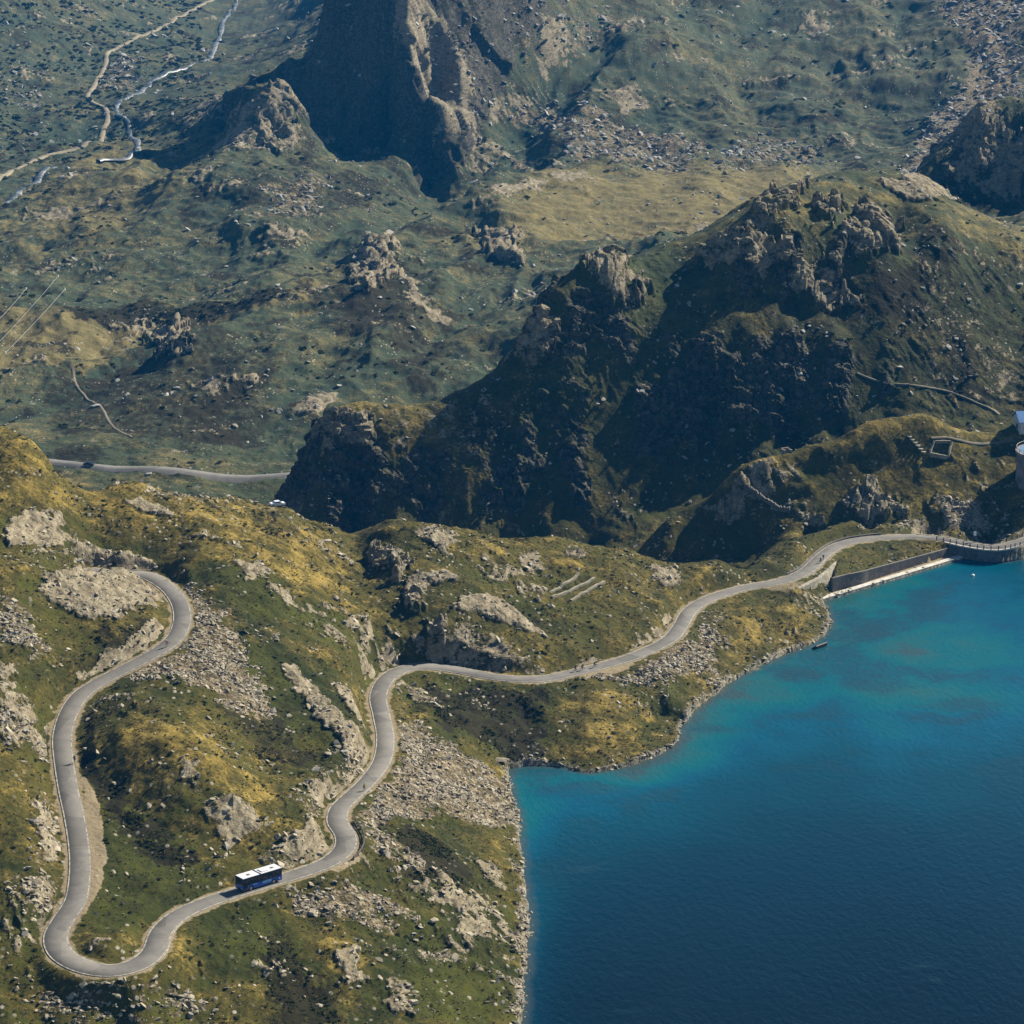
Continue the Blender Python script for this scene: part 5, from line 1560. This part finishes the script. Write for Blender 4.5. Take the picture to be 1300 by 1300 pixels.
# white sign behind the dam
i = road_at(1233, 691); p, t, n = road_frame(i)
q_ = p - n * (LS * 3.4)
rt = empty('sign', (q_.x, q_.y, q_.z - 1.0), math.atan2(t.y, t.x)); tag(rt, 'small white board on a pole behind the dam railing', 'sign')
MB().tube([(0, 0, 0), (0, 0, 3.9)], .06, 6).build('pole', M['iron'], rt)
MB().box((0, -.07, 3.4), (.8, .05, 1.3)).build('board', M['white_plastic'], rt)

# buoy
w = at_z(1235, 731, 0)
rt = empty('buoy', (w[0], w[1], 0.0)); tag(rt, 'small white buoy floating on the blue water near the dam', 'buoy')
MB().lathe((0, 0, 0), [(.05, -.35), (.45, -.2), (.55, .1), (.42, .38), (.12, .5)], 16).build('float', M['white_plastic'], rt, smooth=True)
MB().tube([(0, 0, .45), (0, 0, .95)], .05, 6).build('mast', M['white_plastic'], rt)

# ------------------------------------------------------------------ bus
def wheel(parent, x, y, r, w, name='wheel'):
    t = MB().lathe((0, 0, 0), [(r * .62, -w / 2), (r * .95, -w / 2), (r, -w * .3), (r, w * .3), (r * .95, w / 2), (r * .62, w / 2)], 20, 'y').build(name, M['rubber'], parent)
    t.location = (x, y, r)
    MB().lathe((0, 0, 0), [(r * .6, -w * .52), (r * .58, -w * .3), (r * .58, w * .3), (r * .6, w * .52)], 16, 'y').build('rim', M['rim'], t)
    return t
def build_bus():
    i = road_at(331, 1124); p, t, n = road_frame(i)
    f = -t                                              # drives towards the hairpin
    rz_ = math.atan2(f.y, f.x)
    rt = empty('bus', tuple(p + Vector((0, 0, .07)) + f * .2), rz_)
    rt.rotation_euler = (0, -math.asin(f.z), rz_)
    tag(rt, 'blue bus with a white roof driving round the lower road', 'bus')
    L, Wd = 9.3, 2.5
    hx, hy = L / 2, Wd / 2
    # lower shell with wheel arches
    def side_prof():
        pts = [(-hx, .38)]
        for cx in (-2.75, 2.7):
            pts.append((cx - .62, .38))
            for k in range(9):
                a_ = math.pi - math.pi * k / 8
                pts.append((cx + .62 * math.cos(a_), .42 + .62 * math.sin(a_)))
            pts.append((cx + .62, .38))
        pts += [(hx, .38), (hx, 1.35), (-hx, 1.35)]
        return pts
    pr = side_prof(); m = len(pr)
    mb = MB(); vs = [(x, -hy, z) for x, z in pr] + [(x, hy, z) for x, z in pr]
    mb.add(vs, [tuple(range(m)), tuple(range(2 * m - 1, m - 1, -1))] + [(k, (k + 1) % m, m + (k + 1) % m, m + k) for k in range(m)])
    mb.build('body', M['bus_blue'], rt)
    MB().box((0, 0, 2.07), (L - .02, Wd - .02, 1.44)).build('upper_body', M['bus_dark'], rt, bevel=.06)
    # glazing stands proud of the dark band
    for sy in (-1, 1):
        x = -hx + .35
        for wd in (1.35, 1.45, 1.45, 1.45, 1.45, .95):
            MB().box((x + wd / 2, sy * (hy - .0), 1.98), (wd - .10, .03, .95)).build('side_window', M['glass'], rt, bevel=.01)
            x += wd
        MB().box((hx - .62, sy * (hy + .012), 1.30), (.95, .03, 1.75)).build('door', M['glass'], rt) if sy > 0 else None
        MB().box((-1.1, sy * (hy + .008), .98), (2.2, .02, .46)).build('side_panel', M['bus_light'], rt)
        MB().box((1.75, sy * (hy + .008), 1.12), (1.2, .02, .22)).build('side_panel', M['bus_light'], rt)
        MB().box((-hx + .55, sy * (hy + .012), .85), (.30, .02, .30)).build('fuel_flap', M['bus_white'], rt)
        MB().tube([(hx - .1, sy * hy, 2.5), (hx + .25, sy * (hy + .22), 2.45), (hx + .25, sy * (hy + .22), 2.05)], .05, 6).box((hx + .27, sy * (hy + .22), 1.95), (.1, .22, .42)).build('mirror', M['bus_dark'], rt)
        for x_ in (-2.75, 2.7): wheel(rt, x_, sy * (hy - .17), .50, .30)
        MB().box((hx + .01, sy * .85, .72), (.05, .42, .2)).build('headlight', M['lamp'], rt)
        MB().box((-hx - .01, sy * 1.0, .95), (.05, .2, .42)).build('tail_light', M['red'], rt)
    MB().box((hx + .0, 0, 1.93), (.04, Wd - .30, 1.15)).build('windscreen', M['glass'], rt, bevel=.01)
    MB().box((-hx - .0, 0, 2.05), (.04, Wd - .50, .8)).build('rear_window', M['glass'], rt, bevel=.01)
    MB().box((hx + .02, 0, .55), (.10, Wd - .1, .26)).build('bumper', M['bus_dark'], rt, bevel=.03)
    MB().box((-hx - .02, 0, .55), (.10, Wd - .1, .26)).build('bumper', M['bus_dark'], rt, bevel=.03)
    MB().box((.5, 0, 2.80), (.26, Wd - .1, .05)).build('roof_gap', M['bus_dark'], rt)
    rf = MB().box((2.66, 0, 2.84), (L / 2 - .72, Wd + .02, .10)).build('roof', M['bus_white'], rt, bevel=.03)
    MB().box((2.6, 0.1, 2.93), (.62, .55, .07)).build('hatch', M['grey'], rf, bevel=.02)
    rf = MB().box((-2.16, 0, 2.84), (L / 2 + .28, Wd + .02, .10)).build('roof', M['bus_white'], rt, bevel=.03)
    MB().box((-3.0, .1, 2.93), (.62, .55, .07)).build('hatch', M['grey'], rf, bevel=.02)
    MB().box((-.9, 0, 2.96), (1.5, 1.5, .16)).build('roof_unit', M['bus_white'], rf, bevel=.05)
build_bus()

# ------------------------------------------------------------------ cars
def build_car(loc, rz, paint, label):
    rt = empty('car', loc, rz); tag(rt, label, 'car')
    pr = [(-2.1, .35), (-2.1, .85), (-1.9, 1.0), (-1.2, 1.05), (-.75, 1.45), (.55, 1.47), (1.15, 1.0), (1.95, .85), (2.1, .6), (2.1, .35)]
    m = len(pr); mb = MB()
    for yy, k in ((-.86, 1), (.86, 1)): pass
    vs = [(x, -.86 + (.14 if z > 1.2 else 0), z) for x, z in pr] + [(x, .86 - (.14 if z > 1.2 else 0), z) for x, z in pr]
    mb.add(vs, [tuple(range(m)), tuple(range(2 * m - 1, m - 1, -1))] + [(k, (k + 1) % m, m + (k + 1) % m, m + k) for k in range(m)])
    mb.build('body', paint, rt, bevel=.04)
    MB().add([(1.13, -.66, 1.06), (1.13, .66, 1.06), (.62, .62, 1.45), (.62, -.62, 1.45)], [(0, 1, 2, 3)]).build('windscreen', M['glass'], rt).location.z = .02
    for s in (-1, 1):
        MB().box((-.1, s * .80, 1.22), (1.3, .06, .30)).build('side_window', M['glass'], rt)
        MB().box((2.08, s * .6, .68), (.05, .3, .14)).build('headlight', M['lamp'], rt)
        for x in (-1.3, 1.3): wheel(rt, x, s * .76, .32, .2)
    return rt
p = hit(352, 642.5)
build_car((p[0], p[1], p[2] + .02), math.radians(20), M['car_white'], 'pale car parked in the lay-by beyond the ridge')
j = int(np.argmin(np.abs(VALLEY_ROAD[:, 0] - at_depth(114, 590, 1001)[0])))
build_car(tuple(VALLEY_ROAD[j] + np.array([0, -1.2, .68])), math.radians(-8), M['car_dark'], 'dark car driving on the valley road at the left')

# ------------------------------------------------------------------ people and bicycles
def skin_body(name, joints, edges, radii, mat, parent=None, sub=1):
    me = bpy.data.meshes.new(name)
    me.from_pydata(joints, edges, [])
    o = link(name, me, mat, parent)
    sm = o.modifiers.new('skin', 'SKIN')
    for k, v in enumerate(me.skin_vertices[0].data):
        v.radius = (radii[k], radii[k]); v.use_root = (k == 0)
    s = o.modifiers.new('sub', 'SUBSURF'); s.levels = sub; s.render_levels = sub
    return o
def cyclist(px, py, toward, jersey, label, blabel):
    i = road_at(px, py); p, t, n = road_frame(i)
    # nearest point across the road for the wanted pixel
    best = None
    for o_ in np.linspace(-2.2, 2.2, 23):
        q_ = p + n * o_
        d = q_.y * CP - (q_.z - CAM_H) * SP
        e = abs(650 - F_PX * (q_.y * SP + (q_.z - CAM_H) * CP) / d - py) + abs(650 + F_PX * q_.x / d - px)
        if best is None or e < best[0]: best = (e, q_)
    q_ = best[1]; f = t * toward
    rz_ = math.atan2(f.y, f.x); loc = (q_.x, q_.y, q_.z + .07)
    b = empty('bicycle', loc, rz_); tag(b, blabel, 'bicycle')
    for x in (-.52, .52):
        w = MB().tube([(.34 * math.cos(a_), 0, .34 * math.sin(a_)) for a_ in np.linspace(0, 2 * math.pi, 25)], .022, 6, cap=False).build('wheel', M['rubber'], b)
        w.location = (x, 0, .34)
        sp = MB()
        for k in range(8): sp.tube([(0, 0, 0), (.33 * math.cos(k * .785), 0, .33 * math.sin(k * .785))], .006, 3)
        sp.build('spokes', M['steel'], w)
    MB().tube([(-.52, 0, .34), (-.08, 0, .30), (-.22, 0, .82)], .022, 6).tube([(-.08, 0, .30), (.36, 0, .84)], .025, 6).tube([(-.2, 0, .76), (.34, 0, .80)], .02, 6).tube([(-.52, 0, .34), (-.2, 0, .76)], .014, 6).tube([(.36, 0, .88), (.52, 0, .34)], .02, 6).build('frame', M[jersey], b)
    MB().box((-.24, 0, .87), (.26, .13, .06), taper=.7).build('saddle', M['black'], b)
    MB().tube([(.36, 0, .88), (.42, 0, .95)], .018, 6).tube([(.58, -.2, .90), (.48, -.21, .96), (.42, -.18, .96), (.42, .18, .96), (.48, .21, .96), (.58, .2, .90)], .016, 6).build('handlebar', M['black'], b)
    pr_ = empty('person', loc, rz_); tag(pr_, label, 'person')
    J = [(-.22, 0, .95), (-.05, 0, 1.15), (.15, 0, 1.33), (.27, 0, 1.42), (.33, 0, 1.50), (.38, 0, 1.62)]
    E = [(0, 1), (1, 2), (2, 3), (3, 4), (4, 5)]; R = [.13, .13, .15, .09, .055, .10]
    for s in (-1, 1):
        b0 = len(J)
        J += [(.20, s * .19, 1.36), (.34, s * .23, 1.15), (.50, s * .21, .98), (.56, s * .20, .94)]
        R += [.062, .048, .036, .034]; E += [(2, b0), (b0, b0 + 1), (b0 + 1, b0 + 2), (b0 + 2, b0 + 3)]
        b1 = len(J); up = .28 if s > 0 else 0
        J += [(-.16, s * .10, .92), (.16 + .06 * (s > 0), s * .11, .62 + up * .8), (-.05 + .05 * (s > 0), s * .11, .22 + up), (.06 + .05 * (s > 0), s * .11, .15 + up)]
        R += [.095, .07, .045, .04]; E += [(0, b1), (b1, b1 + 1), (b1 + 1, b1 + 2), (b1 + 2, b1 + 3)]
    body = skin_body('body', J, E, R, M['skin'], pr_)
    skin_body('jersey', J[:4] + [J[6], J[7], J[14], J[15]], [(0, 1), (1, 2), (2, 3), (2, 4), (4, 5), (2, 6), (6, 7)], [.145, .15, .165, .10, .078, .06, .078, .06], M[jersey], body)
    skin_body('shorts', [J[0], J[10], J[11], J[18], J[19]], [(0, 1), (1, 2), (0, 3), (3, 4)], [.15, .115, .085, .115, .085], M['black'], body)
    MB().lathe((.38, 0, 1.64), [(.125, -.02), (.135, .04), (.10, .12), (.03, .155)], 12).build('helmet', M['white_j'] if jersey != 'white_j' else M['black'], body, smooth=True)
cyclist(731, 851, 1, 'black', 'cyclist in black, leftmost of the three on the lake road', 'dark bicycle, leftmost of the three on the lake road')
cyclist(739, 852.5, 1, 'navy', 'cyclist in navy, between the other two on the lake road', 'navy bicycle between the two others on the lake road')
cyclist(755, 849.5, 1, 'grey', 'cyclist in grey, rightmost of the three on the lake road', 'grey bicycle, rightmost of the three on the lake road')
cyclist(1041.5, 719.5, -1, 'black', 'cyclist in black, left one of the pair above the abutment', 'black bicycle, left one of the pair above the abutment')
cyclist(1045.5, 717, -1, 'navy', 'cyclist in navy, right one of the pair above the abutment', 'navy bicycle, right one of the pair above the abutment')
cyclist(97, 968, -1, 'black', 'lone cyclist in black on the straight left road', 'black bicycle on the straight left road')
cyclist(212, 824, 1, 'red_j', 'lone cyclist in dark red just below the upper hairpin', 'dark red bicycle just below the upper hairpin')
cyclist(463, 1011, 1, 'yellow', 'lone cyclist in ochre on the middle bend beside the scree', 'ochre bicycle on the middle bend beside the scree')

# ------------------------------------------------------------------ power cables and pylon
for k, (a_, b_, lb) in enumerate((((33.5, 366), (-6, 410), 'leftmost of three bright power cables above the valley meadow'),
                              ((74, 350.5), (-4, 437), 'longest of three bright power cables, the middle one'),
                              ((82.5, 367), (7, 447.5), 'rightmost of three bright power cables above the valley meadow'))):
    A = hit(*a_); B = hit(*b_)
    A = at_depth(a_[0], a_[1], (A[1] * CP - (A[2] - CAM_H) * SP) - 45); B = at_depth(b_[0], b_[1], (B[1] * CP - (B[2] - CAM_H) * SP) - 40)
    rt = empty('power_cable', tuple(A)); tag(rt, lb, 'cable', 'power cables over the valley meadow')
    pts = [Vector(B - A) * t + Vector((0, 0, -1.2 * 4 * t * (1 - t) * .4)) for t in np.linspace(0, 1, 15)]
    MB().tube(pts, .075, 6).build('wire', M['steel'], rt)
    for e in (pts[0], pts[-1]):
        o = MB().lathe((0, 0, 0), [(.12, -.5), (.3, -.35), (.14, -.2), (.3, 0), (.14, .2), (.3, .35), (.12, .5)], 10).build('insulator', M['white_plastic'], rt); o.location = e
p = hit(683, 121)
rt = empty('power_pylon', tuple(p)); tag(rt, 'slim pale lattice pylon on the shoulder below the far mountain', 'pylon')
mb = MB(); Hh = 17.0
cr = [[(sx * (1.1 * (1 - z / Hh) + .2), sy * (1.1 * (1 - z / Hh) + .2), z) for sx, sy in ((-1, -1), (1, -1), (1, 1), (-1, 1))] for z in np.linspace(-.5, Hh, 8)]
for k in range(4): mb.tube([c__[k] for c__ in cr], .09, 4)
for j in range(7):
    for k in range(4): mb.tube([cr[j][k], cr[j + 1][(k + 1) % 4]], .05, 4)
mb.build('mast', M['steel'], rt)
MB().tube([(-2.6, 0, 15), (2.6, 0, 15)], .1, 4).tube([(-2, 0, 13), (2, 0, 13)], .1, 4).build('crossarm', M['steel'], rt)

# ------------------------------------------------------------------ haze in the air
def build_haze():
    mb = MB()
    mb.box((0, 1775, 60), (2600, 3690, 460))
    m = bpy.data.materials.new('haze_air'); m.use_nodes = True
    nt = m.node_tree; nt.nodes.clear()
    out = nt.nodes.new('ShaderNodeOutputMaterial')
    v = nt.nodes.new('ShaderNodeVolumePrincipled')
    v.inputs['Color'].default_value = (0.02, 0.38, 1.0, 1)
    v.inputs['Density'].default_value = 0.000055
    v.inputs['Anisotropy'].default_value = 0.0
    nt.links.new(v.outputs[0], out.inputs['Volume'])
    o = mb.build('haze', m)
    tag(o, kind='stuff')
build_haze()
